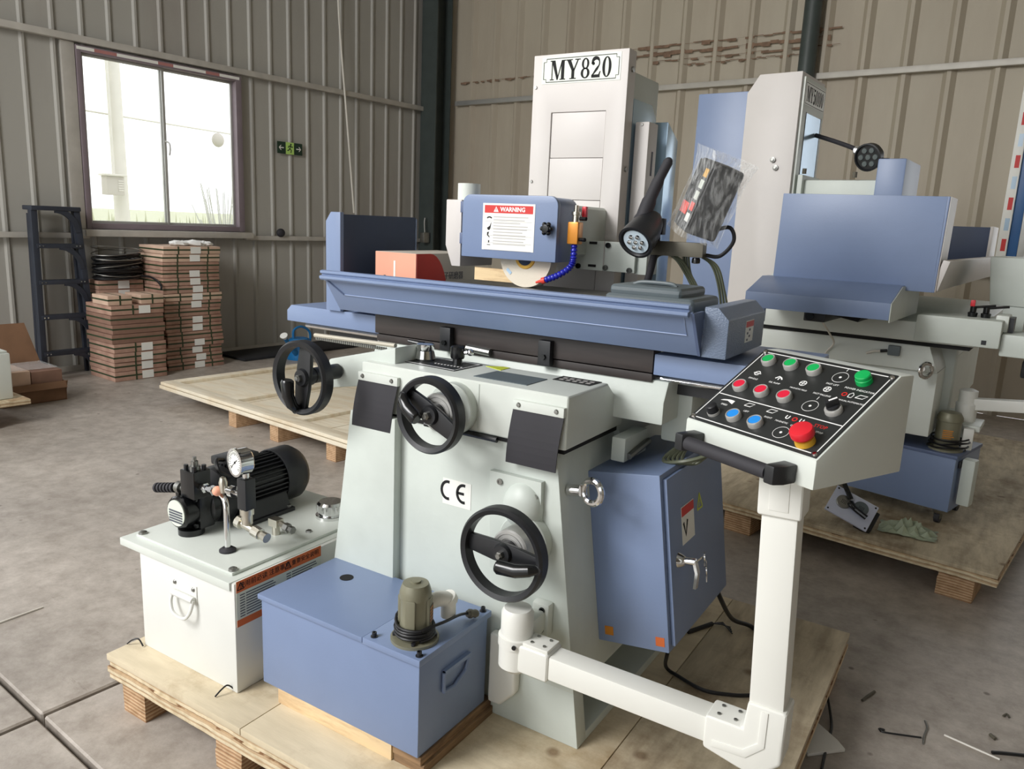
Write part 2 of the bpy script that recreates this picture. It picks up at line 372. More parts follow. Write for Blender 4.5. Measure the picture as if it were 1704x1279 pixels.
def serif(body, h, M, parent, mt='ink', name='lettering'):
    # bold didone capitals and numerals, drawn as flat solids; returns one mesh
    wd = {'M': .92, 'Y': .80, '8': .58, '2': .58, '0': .58, '5': .58, '1': .44}
    tot = sum(wd[c] for c in body); mb = MB(); x = -tot/2
    for c in body:
        mb.M = M @ Matrix.Scale(h, 4) @ T(x, -.5, 0) ; t = .0006/h
        def rc(x0, x1, y0, y1): mb.prism([(x0, y0), (x1, y0), (x1, y1), (x0, y1)], 'z', 0, t)
        def q(*p): mb.prism(list(p), 'z', 0, t)
        if c == 'M':
            rc(.03, .25, 0, .05); rc(.03, .20, .95, 1); rc(.115, .165, .05, .95); q((.10, 1), (.30, 1), (.50, .12), (.42, 0)); q((.42, 0), (.47, 0), (.72, .95), (.66, .95)); rc(.66, .83, .05, .95); rc(.58, .90, 0, .05); rc(.66, .90, .95, 1)
        elif c == 'Y':
            rc(.0, .36, .95, 1); rc(.50, .80, .95, 1); q((.06, .95), (.27, .95), (.47, .46), (.33, .42)); q((.62, .95), (.69, .95), (.48, .42), (.42, .46)); rc(.32, .48, .05, .46); rc(.22, .58, 0, .05)
        elif c == '0': ring2d(mb, .28, .5, .24, .51, .10, .46, z1=t)
        elif c == '8': ring2d(mb, .28, .73, .20, .28, .09, .22, z1=t); ring2d(mb, .28, .26, .24, .27, .11, .21, z1=t)
        elif c == '2':
            pts = [(.09, .70)]+arc(.27, .72, .19, 170, -30, 12, .25)+[(.32, .42), (.20, .26), (.08, .10)]; n = len(pts)
            strip2d(mb, pts, [.14]+[.06+.12*math.sin(math.pi*min(1, i/10)) for i in range(1, n-3)]+[.13, .09, .05], 0, t); rc(.05, .50, 0, .15); q((.42, .15), (.50, .15), (.54, .30), (.49, .30)); mb.lathe([(0, 0), (.08, 0), (.08, t), (0, t)], (.13, .70, 0), (0, 0, 1), 12)
        elif c == '5':
            rc(.12, .46, .86, 1); rc(.12, .17, .48, .9); strip2d(mb, [(.13, .50)]+arc(.25, .32, .20, 120, -150, 14, .30), [.05]+[.08+.10*math.sin(math.pi*i/14) for i in range(15)], 0, t)
        elif c == '1': rc(.14, .30, .05, .97); rc(.04, .40, 0, .05); q((.05, .88), (.14, .97), (.14, .90), (.05, .84))
        x += wd[c]
    mb.M = I4
    return mb.build(name, mt, parent, smooth=False)
# ---------------- the hall ----------------
RA = RZ(84.8)                      # wall frame: local x along the window wall, local y into it
def A(x, y, z): return RA @ Vector((x, y, z))
def rib_profile(x0, x1, first, step, wb, wt, h, extra=()):
    pts = [(x0, 0)]; x = first
    while x < x1-wb:
        if x > x0: pts += [(x-wb/2, 0), (x-wt/2, h), (x+wt/2, h), (x+wb/2, 0)]
        x += step
    pts.append((x1, 0))
    def at(u):
        for (a, ha), (b, hb) in zip(pts, pts[1:]):
            if a <= u <= b: return ha+(hb-ha)*(u-a)/max(1e-9, b-a)
    for e in extra: pts.append((e, at(e)))
    return sorted(pts)
def sheet(name, prof, zs, hole, pos, m):
    mb = MB(RA)
    for (a, ha), (b, hb) in zip(prof, prof[1:]):
        if b-a < 1e-6: continue
        for z0, z1 in zip(zs, zs[1:]):
            c = (a+b)/2
            if any(q[0] < c < q[1] and q[2] <= z0 and z1 <= q[3] for q in hole): continue
            mb.poly([pos(a, ha, z0), pos(b, hb, z0), pos(b, hb, z1), pos(a, ha, z1)])
    bmesh.ops.remove_doubles(mb.bm, verts=mb.bm.verts, dist=1e-5)
    return struct(mb.build(name, m, smooth=False))
WN, WB = 7.95, 8.58
sheet('wall_left', rib_profile(-7, WB, -6.93, .258, .055, .022, .020, (3.56, 5.28, -3.6, 2.45)), (0, 1.37, 3.04, 4.3, 6), [(3.56, 5.28, 1.37, 3.04), (-3.6, 2.45, 0, 4.3)], lambda a, h, z: (a, WN-h, z), 'wall_metal')  # second hole is an unseen doorway, added to brighten the floor
sheet('wall_back', rib_profile(-WN, 7, -7.75, .392, .12, .035, .048, (-.86, 3.6)), (0, 1.2, 3.12, 6), [(-.86, 3.6, 1.2, 3.12)], lambda a, h, z: (WB-h, -a, z), 'wall_metal_warm')
mb = MB(RA); mb.box(-7, WB, -7, WN, 5.95, 6.05); struct(mb.build('ceiling', 'wall_metal', smooth=False))
mb = MB(RA); mb.box(-7, WB, -7.05, -6.95, 0, 6); struct(mb.build('wall_right', 'wall_metal_warm', smooth=False))  # unseen wall, added to block light from the right
# unseen wall behind the camera, added to confine daylight to its wide doorway
mb = MB(RA); mb.box(-7.05, -6.95, -7, -2.2, 0, 6); mb.box(-7.05, -6.95, -2.2, WN, 5.2, 6); struct(mb.build('wall_rear', 'wall_metal', smooth=False))
# floor: concrete slabs with sawn joints
fl = struct(MB(RA).box(-9, WB+.05, -8, WN+.05, -.16, -.10).build('floor', 'concrete_floor', smooth=False))
J = Vector((-2.388, 1.09, 0)); j1 = Vector((.996, -.085, 0)); j2 = Vector((.38, .925, 0)).normalized(); j1 = Vector((j2.y, -j2.x, 0)) if False else j1
jj = RA.inverted() @ J
gx = [-9, jj.x, WB]; gy = [-8, -2.6, jj.y, WN]
for i in range(2):
    for k in range(3):
        mb = MB(RA); g = .009
        x0, x1, y0, y1 = gx[i]+g*(i > 0), gx[i+1]-g*(i < 1), gy[k]+g*(k > 0), gy[k+1]-g*(k < 2)
        ob = mb.box(x0, x1, y0, y1, -.10, 0).build('slab', 'concrete_floor', fl, bevel=.006, smooth=False, seg=1)
def trim(n, M, b, m='purlin'): return struct(MB(M).box(*b).build('trim_%d' % n, m, bevel=.006))
trim(1, RA, (2.45, 8.3, WN-.10, WN-.03, 3.06, 3.12)); trim(2, RA, (2.45, 3.56, WN-.10, WN-.03, 1.28, 1.33)); trim(3, RA, (5.28, 8.3, WN-.10, WN-.03, 1.28, 1.33))
trim(11, RA, (3.43, 3.55, WN-.06, WN-.02, 1.365, 3.058)); trim(4, RA, (3.5, 5.34, WN-.16, WN-.02, 1.30, 1.365))
trim(5, RA, (WB-.10, WB-.04, -7, 4.6, 3.17, 3.23)); trim(6, RA, (WB-.10, WB-.04, 4.6, 7.6, 3.165, 3.225), 'alu')
trim(7, RA, (WB-.10, WB-.04, -7, 7.8, 1.30, 1.36))
mb = MB(RA); mb.box(8.12, 8.14, 7.62, 7.90, 0, 6); mb.box(8.40, 8.42, 7.62, 7.90, 0, 6); mb.box(8.14, 8.40, 7.75, 7.77, 0, 6); struct(mb.build('trim_8', 'column_green', smooth=False))
struct(MB(RA).cyl((WB-.16, 2.77, 0), (WB-.16, 2.77, 6), .085, n=24).build('trim_9', 'column_green'))
mb = MB(RA); mb.box(2.45, 8.3, WN-.045, WN-.03, 0, .05); struct(mb.build('baseboard_left', 'purlin', smooth=False))
# rust streaks where an old beam was taken off the back wall
mb = MB(RA)
for s0, s1, z, h in ((-7.55, -6.2, 3.47, .02), (-5.1, -2.5, 3.66, .035), (-4.9, -2.6, 3.58, .05), (-4.6, -2.5, 3.50, .02), (-4.2, -2.9, 3.44, .014)):
    n = 26
    for k in range(n):
        a = s0+(s1-s0)*k/n; b = s0+(s1-s0)*(k+1)/n; hh = h*random.uniform(.25, 1.2)
        mb.box(WB-.041, WB-.037, -b, -a, z-hh/2+random.uniform(-.02, .02), z+hh/2)
struct(mb.build('trim_10', 'rust', smooth=False))
# ---- window 1 in the left wall
def bx(mb, a0, a1, n0, n1, z0, z1): mb.box(a0, a1, n0, n1, z0, z1)
mb = MB(RA); fy0, fy1 = WN-.075, WN+.03
bx(mb, 3.555, 3.60, fy0, fy1, 1.37, 3.04); bx(mb, 5.215, 5.285, fy0, fy1, 1.37, 3.04); bx(mb, 3.60, 5.215, fy0, fy1, 1.37, 1.425); bx(mb, 3.60, 5.215, fy0, fy1, 2.98, 3.04)
win = struct(mb.build('window_1', 'frame_mauve', bevel=.004))
for a0, a1, yy in ((3.60, 4.42, WN-.03), (4.38, 5.215, WN-.005)):
    mb = MB(RA); t = .028
    bx(mb, a0, a0+t, yy, yy+.022, 1.425, 2.98); bx(mb, a1-t, a1, yy, yy+.022, 1.425, 2.98); bx(mb, a0+t, a1-t, yy, yy+.022, 1.425, 1.45); bx(mb, a0+t, a1-t, yy, yy+.022, 2.955, 2.98)
    sash = mb.build('sash', 'alu', win, bevel=.003)
    MB(RA).box(a0+t, a1-t, yy+.008, yy+.013, 1.45, 2.955).build('pane', 'window_glass', sash, smooth=False)
mb = MB(RA); mb.tube(catmull([(4.40, WN-.04, 2.27), (4.42, WN-.075, 2.25), (4.425, WN-.08, 2.19), (4.42, WN-.07, 2.13)], 5), .009); mb.build('latch', 'alu', win)
for k, (a0, a1, m) in enumerate(((3.56, 3.72, 'label_white'), (3.72, 3.93, 'tape_rose'), (3.93, 4.34, 'label_white'), (4.34, 4.50, 'tape_rose'), (4.50, 4.86, 'label_white'), (4.86, 5.02, 'tape_rose'), (5.02, 5.26, 'label_white'))):
    MB(RA).box(a0, a1, fy0-.002, fy0, 3.0, 3.028).build('tape_strip', m, win, smooth=False)
# ---- window 2 at the right end of the back wall, blue film edge with printed protective tape
mb = MB(RA)
for s0, s1, z0, z1 in ((-.86, -.78, 1.2, 3.12), (3.52, 3.6, 1.2, 3.12), (-.78, 3.52, 1.2, 1.28), (-.78, 3.52, 3.04, 3.12)): mb.box(WB-.09, WB+.02, -s1, -s0, z0, z1)
w2 = struct(mb.build('window_2', 'label_white', bevel=.005))
mb = MB(RA)
mb.box(WB-.05, WB, .70, .78, 1.28, 3.04); mb.build('blue_edge_strip', 'door_blue', w2, bevel=.004)
for q in range(3):
    s0 = -.70+1.41*q; s1 = s0+1.40; mb = MB(RA)
    for a, b, z0, z1 in ((s0, s0+.06, 1.28, 3.04), (s1-.06, s1, 1.28, 3.04), (s0+.06, s1-.06, 1.28, 1.35), (s0+.06, s1-.06, 2.97, 3.04)): mb.box(WB-.045, WB-.005, -b, -a, z0, z1)
    sash = mb.build('sash', 'alu', w2, bevel=.004)
    MB(RA).box(WB-.03, WB-.025, -(s1-.06), -(s0+.06), 1.35, 2.97).build('pane', 'window_glass', sash, smooth=False)
z = 1.36
for k in range(9):
    MB(RA).box(WB-.0915, WB-.09, .793, .83, z, z+.11).build('tape_strip', 'print_red' if k % 2 else 'blue_pale', w2, smooth=False)
    z += .185
# ---- outdoors, seen through the glass, glare put into the pale colours
struct(MB(RA).box(-900, 1500, WN+.1, 2500, -.25, -.15).build('ground', 'grass_pale', smooth=False))
t = thing('utility_pole', 'pale concrete utility pole outside the left window', 'pole', A(7.9, 16, -.15))
MB(RA).cyl((7.93, 16, -.15), (7.86, 16, 7), .15, .12, 20).build('shaft', 'concrete_outside', t)
MB(RA).cyl((7.72, 15.86, 2.2), (7.70, 15.86, 7), .025, .025, 10).build('conduit', 'concrete_outside', t)
t = thing('meter_box', 'pale pink electric box strapped to the utility pole outside', 'box', A(7.64, 15.7, 1.8))
MB(RA).box(7.46, 7.80, 15.62, 15.84, 1.80, 2.16).build('body', 'carton_grey', t, bevel=.01)
MB(RA).box(7.41, 7.85, 15.56, 15.84, 2.16, 2.20).build('hood', 'concrete_outside', t, bevel=.01)
for k in range(5): MB(RA).box(7.68, 7.78, 15.605, 15.622, 1.88+.045*k, 1.905+.045*k).build('louvre', 'concrete_outside', t)
tag(MB(RA).tube(catmull([(4, 16.2, 3.5), (7.9, 16.2, 3.36), (13.5, 16.2, 3.22)], 6), .018).build('overhead_wire', 'concrete_outside'), 'thin overhead wire crossing behind the utility pole outside', 'wire')
t = thing('leafless_bush', 'pale bare bush outside at the right side of the left window', 'bush', A(10.5, 16.5, -.15))
mb = MB(RA)
for k in range(46):
    a = random.uniform(0, 6.28); rr = random.uniform(.1, 1.0); zt = random.uniform(.5, 2.2)
    mb.tube([(10.5, 16.5, -.15), (10.5+.45*rr*math.cos(a), 16.5+.4*rr*math.sin(a), zt*.5), (10.5+.8*rr*math.cos(a+.2), 16.5+.7*rr*math.sin(a), zt)], [.03, .018, .008], 5)
o = mb.build('branches', 'bush_pale', t); o['kind'] = 'stuff'
mb = MB(RA)
for k in range(400):
    x = random.uniform(2, 30); mb.poly([(x, 34, -.15), (x+.3, 34, -.15), (x+.15+random.uniform(-.1, .1), 34, random.uniform(.6, 1.5))])
o = tag(mb.build('reed_bank', 'grass_pale', smooth=False), 'low pale reeds in a band across the field outside', 'reeds'); o['kind'] = 'stuff'
tag(MB(RA).sphere((10.24, 16.2, 3.125), .14, (1, .8, 1.1)).build('wire_insulator', 'carton_grey'), 'grey round fitting hanging on the overhead wire outside', 'fitting')
# ---- exit sign
t = thing('exit_sign', 'small dark green emergency exit sign with arrows on the left wall', 'sign', A(5.94, WN-.03, 2.35))
E0 = RA @ frame((5.942, WN-.034, 2.35), (1, 0, 0), (0, 0, 1))
for dx, m in ((-.12, 'exit_green'), (0, 'exit_bright'), (.12, 'exit_green')):
    plate('sign_panel', .112, .135, E0 @ T(dx, 0, 0), m, t, .006)
for sgn, dx in ((-1, -.12), (1, .12)):
    mb = MB(E0 @ T(dx, 0, .0062)); mb.box(-.032, .032, -.006, .006, 0, .001)
    for q in (1, -1): mb.prism([(sgn*.038, 0), (sgn*.012, q*.028), (sgn*.002, q*.028), (sgn*.022, 0)][::1], 'z', 0, .001)
    mb.build('arrow', 'label_white', t, smooth=False)
mb = MB(E0 @ T(0, 0, .0062)); mb.lathe([(0, 0), (.011, 0), (.011, .001), (0, .001)], (.012, .045, 0), (0, 0, 1), 12)
for pts in ([(.008, .034), (-.004, -.004)], [(-.004, -.004), (.018, -.02), (.012, -.05)], [(-.004, -.004), (-.022, -.024), (-.04, -.026)], [(.008, .028), (.03, .012), (.036, .024)], [(.006, .028), (-.02, .022), (-.026, .004)]): strip2d(mb, pts, .012, 0, .001)
mb.build('running_figure', 'exit_green', t, smooth=False)
tag(MB(RA).tube(catmull([(6.60, WN-.11, 4.6), (6.63, WN-.11, 3.9), (6.74, WN-.13, 2.7), (6.85, WN-.13, 1.64)], 8), .012).build('wall_cable', 'cable_white'), 'thin white cable hanging down the left wall by the corner', 'cable')
tag(MB(RA).sphere((5.74, WN-.11, 1.37), .05, (1.1, .8, 1)).build('pipe_stub', 'black_rubber'), 'round black pipe stub above the wall rail right of the window', 'pipe')
t = thing('wall_socket', 'small grey switch box on the corner column', 'switch', A(8.1, 7.6, 1.36))
MB(RA).box(7.98, 8.10, 7.66, 7.74, 1.28, 1.42).build('body', 'dull_steel', t, bevel=.008); MB(RA).tube(catmull([(8.04, 7.7, 1.42), (8.05, 7.72, 1.55), (8.06, 7.72, 1.62)], 4), .01).build('conduit', 'dull_steel', t)

# ---------------- strapped cartons under the window ----------------
def strapped_box(wd, dp, ht, mt, lab=True, vstraps=(.25, .78), labx=.55):
    r = thing('strapped_carton', 'proto', 'carton')
    MB().box(-wd/2, wd/2, 0, dp, .001, ht-.002).build('carton_body', mt, r, bevel=.004)
    e = .0015
    mb = MB(); zz = ht*.45
    mb.box(-wd/2-e, wd/2+e, -e, 0, zz, zz+.015); mb.box(-wd/2-e, -wd/2, 0, dp, zz, zz+.015); mb.box(wd/2, wd/2+e, 0, dp, zz, zz+.015)
    mb.build('strap', 'strap_green', r, smooth=False)
    for f in vstraps:
        x = -wd/2+wd*f
        mb = MB(); mb.box(x-.007, x+.007, -2*e, -e, 0, ht-.002); mb.box(x-.007, x+.007, -2*e, dp, ht-.002, ht-.0008); mb.build('strap', 'strap_green', r, smooth=False)
    if lab:
        x = -wd/2+wd*labx; MB().box(x-.055, x+.055, -.0045, -.003, ht*.08, ht*.92).build('shipping_label', 'label_white', r, smooth=False)
    return r
ORD = 'first second third fourth fifth sixth seventh eighth ninth tenth eleventh twelfth thirteenth fourteenth fifteenth sixteenth'.split()
def place(proto, used, a, n, z, rz, label, group):
    Mw = T(*A(a, n, z)) @ RZ(84.8+rz)
    if not used:
        for o in [proto]+[c for c in proto.children_recursive]: ROOT[o.name] = Mw
        proto.matrix_world = Mw; proto['label'] = label; proto['group'] = group
    else: dup(proto, Mw, label, group)
P = [strapped_box(.61, .46, .0765, 'box_red'), strapped_box(.61, .46, .0765, 'box_pink'), strapped_box(.61, .46, .0765, 'box_red', labx=.6), strapped_box(.61, .46, .0765, 'box_red', lab=False)]
used = [False]*4
for k in range(16):
    i = 3 if k in (4, 7, 13) else (1 if k in (14, 15, 9) else (2 if k % 3 == 1 else 0))
    place(P[i], used[i], 4.285+random.uniform(-.012, .012), 7.30+random.uniform(-.01, .01), k*.0772, random.uniform(-.8, .8), 'reddish strapped carton, %s up from the floor in the tall stack under the window' % ORD[k], 'cartons of the tall stack'); used[i] = True
P = [strapped_box(.50, .48, .0875, 'box_red', vstraps=(.4,), labx=.62), strapped_box(.50, .48, .0875, 'box_brown', vstraps=(), lab=False)]
used = [False]*2
for k in range(8):
    i = 1 if k in (4, 5, 6) else 0
    place(P[i], used[i], 3.62+random.uniform(-.012, .012), 7.13+random.uniform(-.01, .01), k*.0882, random.uniform(-.8, .8), '%s carton, %s up from the floor in the short stack beside the ladder' % ('plain brown' if i else 'reddish strapped', ORD[k]), 'cartons of the short stack'); used[i] = True
P = strapped_box(.22, .3, .09, 'box_pink', vstraps=(.5,), lab=False); u = False
for a, l in ((3.47, 'small pale carton on the short stack, the left one of two'), (3.775, 'small pale carton on the short stack, the right one of two')):
    place(P, u, a, 7.15, .7065, 0, l, 'small cartons on the short stack'); u = True
P = strapped_box(.44, .24, .0885, 'box_red', vstraps=(), lab=True); u = False
for k in range(10):
    place(P, u, 3.73, 7.64, k*.0892, 0, 'reddish strapped carton, %s up from the floor in the stack behind the short one' % ORD[k], 'cartons of the rear short stack'); u = True
# coil of black cable on the rear stack
t = thing('cable_coil', 'coil of black cable lying on the short carton stacks', 'cable', A(3.735, 7.70, .9))
mb = MB(RA); pts = []
for k in range(15*24):
    a = k/24*2*math.pi; turn = k/24
    rr = .215+.02*math.sin(turn*2.1); pts.append((3.735+rr*math.cos(a), 7.70+rr*.62*math.sin(a), .912+turn*.0145+.016*math.sin(a*1.0+turn)))
mb.tube(pts, .0105, 6); mb.build('winding', 'cable_black', t)
mb = MB(RA); mb.tube([(3.735+.232*math.cos(a/20*6.28), 7.70+.16*math.sin(a/20*6.28), 1.10+.015*math.sin(a/3)) for a in range(20)], .0075, 6, closed=True); mb.build('pale_strand', 'dull_steel', t)
for zz, ph in ((.96, 0), (1.03, 2), (1.16, 1), (1.19, 4)):
    mb = MB(RA); mb.tube([(3.735+.236*math.cos(a/20*6.283), 7.70+.165*math.sin(a/20*6.283), zz+.03*math.sin(a/20*6.283+ph)) for a in range(20)], .0045, 6, closed=True); mb.build('pale_strand', 'dull_steel', t)
mb = MB(RA); mb.tube(catmull([(3.90, 7.60, .93), (3.935, 7.50, .93), (3.945, 7.40, .91), (3.94, 7.285, .86), (3.935, 7.28, .815)], 5), .011); mb.build('loose_end', 'cable_black', t)
t = thing('plastic_bags', 'white plastic bags lying on top of the tall carton stack', 'bag', A(4.38, 7.5, 1.236))
for k, (a, s) in enumerate(((4.26, .10), (4.41, .12), (4.53, .09))):
    mb = MB(RA); mb.sphere((a, 7.48, 1.25), s, (1, 1, .35), 14, 8)
    for v in mb.bm.verts: v.co += Vector((random.uniform(-.012, .012), random.uniform(-.012, .012), random.uniform(-.008, .008)))
    for v in mb.bm.verts: v.co.z = max(v.co.z, 1.2365)
    mb.build('bag', 'paper_white', t)
# ---------------- ladder ----------------
t = thing('step_ladder', 'dark navy folding step ladder leaning on the wall by the carton stacks', 'ladder', A(3.2, 7.62, 0))
def lad(z): f = z/1.55; return (2.985+.03*f, 3.455-.075*f, 7.675+.045*f)
for side in (0, 1):
    mb = MB(RA); p0 = lad(0); p1 = lad(1.55)
    mb.tube([(p0[side], p0[2], 0), (p1[side], p1[2], 1.55)], .03, sq=(.038, .026)); mb.build('rail', 'ladder_navy', t, bevel=.004)
    mb = MB(RA); mb.tube([(p0[side]+(.02 if side == 0 else -.02), p0[2]+.15, 0), (p1[side], p1[2]+.08, 1.5)], .03, sq=(.02, .014)); mb.build('rear_rail', 'ladder_navy', t)
    MB(RA).box(p0[side]-.035, p0[side]+.035, p0[2]-.03, p0[2]+.03, 0, .03).build('foot', 'black_rubber', t, bevel=.004)
for z in (.23, .567, .887, 1.215):
    l, r, n = lad(z); s = MB(RA).box(l, r, n-.05, n+.05, z-.02, z+.02).build('step', 'ladder_navy', t, bevel=.004)
    mb = MB(RA); mb.tube([(r-.19+.175*math.sin(k/9*1.57)+.008*k/9, n-.035, z-.21+.195*math.cos(k/9*1.57)) for k in range(10)], .012, sq=(.014, .02)); mb.build('brace', 'ladder_navy', s)
    mb = MB(RA)
    for x in (l+.02, l+.05, r-.05, r-.02): mb.cyl((x, n-.056, z), (x, n-.046, z), .006, n=8)
    mb.build('rivet', 'chrome', s)
l, r, n = lad(1.55); MB(RA).box(l-.03, r+.03, n-.06, n+.14, 1.53, 1.57).build('top_cap', 'ladder_navy', t, bevel=.01)
mb = MB(RA); mb.tube([(r-.19+.175*math.sin(k/9*1.57)+.01*k/9, n-.035, 1.34+.195*math.cos(k/9*1.57)) for k in range(10)], .012, sq=(.016, .024)); mb.build('brace', 'ladder_navy', t)
# ---------------- open carton, board and housing at the left edge ----------------
t = thing('open_carton', 'open brown cardboard box with a raised flap at the left edge', 'carton', A(2.5, 7.0, 0))
mb = MB(RA); th = .006; a0, a1, n0, n1, zt = 2.285, 2.80, 6.74, 7.18, .16
mb.prism([(a0, 0), (a1-.03, 0), (a1, zt), (a0, zt)], 'y', n0, n0+th); mb.box(a0, a1-.02, n1-th, n1, 0, zt); mb.box(a0, a0+th, n0, n1, 0, zt); mb.box(a1-.025, a1-.015, n0, n1, 0, zt); mb.box(a0, a1-.03, n0, n1, 0, .008)
mb.build('box_body', 'cardboard', t, smooth=False)
MB(RA @ T(0, n1, zt) @ RX(-14)).prism([(a0, 0), (a1, 0), (a1-.09, .44), (a0, .44)], 'y', 0, .006).build('flap', 'cardboard', t, smooth=False)
MB(RA @ T(0, n0, zt) @ RX(150)).box(a0, a1-.02, 0, .005, 0, .06).build('flap', 'cardboard', t, smooth=False)
for k in range(2):
    mb = MB(RA); mb.box(2.295+.24*k, 2.53+.24*k, 6.76, 7.15, .012, .27-.012*k)
    mb.build('wrapped_pack', 'box_brown' if k else 'box_pink', t, bevel=.012)
mb = MB(RA); mb.box(2.3, 2.75, 6.78, 7.13, .2715, .276)
for v in mb.bm.verts: v.co.z += random.uniform(-.001, .003)
mb.build('clear_wrap', 'plastic_film', t)
t = thing('white_housing', 'white painted machine housing cut off by the left edge', 'machine', A(1.9, 6.4, .2))
MB(RA).box(1.55, 2.19, 6.18, 6.75, .195, .53).build('shell', 'mint_paint', t, bevel=.012)
MB(RA).box(1.56, 2.18, 6.2, 6.74, .53, .545).build('lid', 'mint_paint', t, bevel=.006)
t = thing('wooden_board', 'plywood board under the white housing at the left edge', 'board', A(1.9, 6.4, 0))
MB(RA).box(1.45, 2.27, 6.10, 6.85, .155, .193).build('panel', 'wood_edge', t, bevel=.003)
for a in (1.55, 1.95): MB(RA).box(a, a+.1, 6.12, 6.8, 0, .155).build('runner', 'wood_block', t, bevel=.003)
# ---------------- watering can, rubber sheet ----------------
t = thing('watering_can', 'blue plastic watering can on the floor behind the left handwheel', 'can', A(5.42, 7.1, 0))
MB(RA).lathe([(0, .0), (.14, .0), (.145, .02), (.135, .19), (.10, .235), (.07, .24), (.07, .235), (0, .235)], (5.42, 7.1, 0), (0, 0, 1), 24).build('body', 'can_blue', t)
mb = MB(RA); mb.tube(catmull([(5.35, 7.04, .05), (5.22, 6.98, .16), (5.10, 6.92, .28)], 6), [.03]*5+[.022]*8, 10); s = mb.build('spout', 'can_blue', t)
MB(RA).lathe([(0, 0), (.018, 0), (.042, .05), (0, .058)], (5.10, 6.92, .28), (-.6, -.3, .75), 14).build('rose', 'label_white', s)
mb = MB(RA); mb.tube(catmull([(5.34, 7.1, .23), (5.35, 7.1, .33), (5.46, 7.1, .36), (5.57, 7.1, .28), (5.555, 7.1, .1)], 6), .014); mb.build('handle', 'can_blue', t)
mb = MB(RA); mb.box(4.85, 6.6, 7.3, 7.85, 0, .03)
tag(mb.build('rubber_sheet', 'mat_black', bevel=.01), 'black rubber sheet on the floor along the left wall', 'mat')
# ---------------- crate lid lying on timber blocks ----------------
t = thing('crate_lid', 'large pale plywood crate lid with battens lying on timber blocks', 'crate lid', (-4.5, 4.4, 0))
LM = T(-5.79, 3.80, 0) @ RZ(-6.5)
for k in range(3): MB(LM).box(.02+1.0*k, 1.01+1.0*k, .02, 1.5, .142, .16).build('plywood_panel', 'wood_pale', t, bevel=.002)
MB(LM).box(0, 3.05, 0, .11, .16, .185).build('batten', 'wood_pale', t, bevel=.003); MB(LM).box(0, 3.05, 1.41, 1.52, .16, .185).build('batten', 'wood_pale', t, bevel=.003)
for x in (0, .86, 1.68, 2.5): MB(LM).box(x, x+.10, .112, 1.408, .16, .185).build('batten', 'wood_pale', t, bevel=.003)
MB(LM).box(0, 3.05, -.012, .0, .13, .158).build('batten', 'wood_pale', t, bevel=.003)
for k, (x, l) in enumerate(((.98, 'left'), (1.51, 'middle'), (2.15, 'right'))):
    tag(MB(LM).box(x, x+.10, .02, .62, 0, .1415).build('timber_block', 'wood_block', bevel=.003), '%s of three laminated timber blocks under the crate lid' % l, 'block', 'blocks under the crate lid')
tag(MB(LM).box(.3, 2.6, 1.1, 1.2, 0, .1415).build('timber_block', 'wood_block', bevel=.003), 'long timber runner under the back edge of the crate lid', 'block')
# wooden crate behind the grinder
t = thing('wooden_crate', 'pine crate seen behind the grinding wheel', 'crate', (-2.3, 3.55, 0))
for k in range(9): MB().box(-2.62, -2.02, 3.32, 3.345, .03+.15*k, .17+.15*k).build('board', 'wood_pine', t, bevel=.003)
for x in (-2.6, -2.1): MB().box(x, x+.06, 3.345, 3.41, 0, 1.37).build('post', 'wood_pine', t, bevel=.003)
for k in range(9): MB().box(-2.045, -2.02, 3.35, 3.9, .03+.15*k, .17+.15*k).build('board', 'wood_pine', t, bevel=.003)
# ---------------- front pallet ----------------
PT = .18
t = thing('wooden_pallet', 'thick plywood pallet under the nearest grinder', 'pallet', (-1.28, 2.07, 0))
def pal_quad(mb, x0, x1, y0, y1, z0, z1):
    # the right edge runs slightly out of square
    k = .045*0
    mb.box(x0, x1, y0, y1, z0, z1)
for k in range(4):
    z0 = .0945+.0214*k; d = (.004, 0, .006, .001)[k]
    if k < 3: MB().box(-2.276+d, -.285-d, 1.255+d, 2.895-d, z0, z0+.0205).build('plywood_sheet', 'wood_edge', t, bevel=.0015)
    else:
        for x0, x1 in ((-2.276, -1.625), (-1.622, -.72), (-.717, -.285)): MB().box(x0, x1, 1.255, 2.895, z0, PT).build('plywood_sheet', 'wood_top' if x1 < -.5 else 'wood_top_dirty', t, bevel=.0015)
for x in (-2.205, -1.745, -1.26, -.78, -.42):
    for y in (1.262, 1.99, 2.72): 
        for q in range(3): MB().box(x+random.uniform(-.002, .002), x+.115, y+random.uniform(-.002, .002), y+.16, .031*q, .031*q+.0305).build('block_layer', 'wood_block', t, bevel=.0015)
# timbers under the coolant tank
tb = 'timbers under the blue coolant tank'
def timber(b, lab): tag(MB().box(*b).build('timber', 'wood_pine' if 'front' in lab else 'wood_old', bevel=.002), lab, 'timber', tb)
timber((-1.633, -1.195, 1.40, 1.475, PT, .232), 'pale pine timber under the front edge of the blue coolant tank')
timber((-1.19, -1.095, 1.40, 1.729, .207, .232), 'upper timber of two under the right edge of the blue coolant tank')
timber((-1.19, -1.088, 1.405, 1.729, PT, .2065), 'lower timber of two under the right edge of the blue coolant tank')
timber((-1.633, -1.54, 1.48, 1.69, PT, .232), 'timber under the left edge of the blue coolant tank')

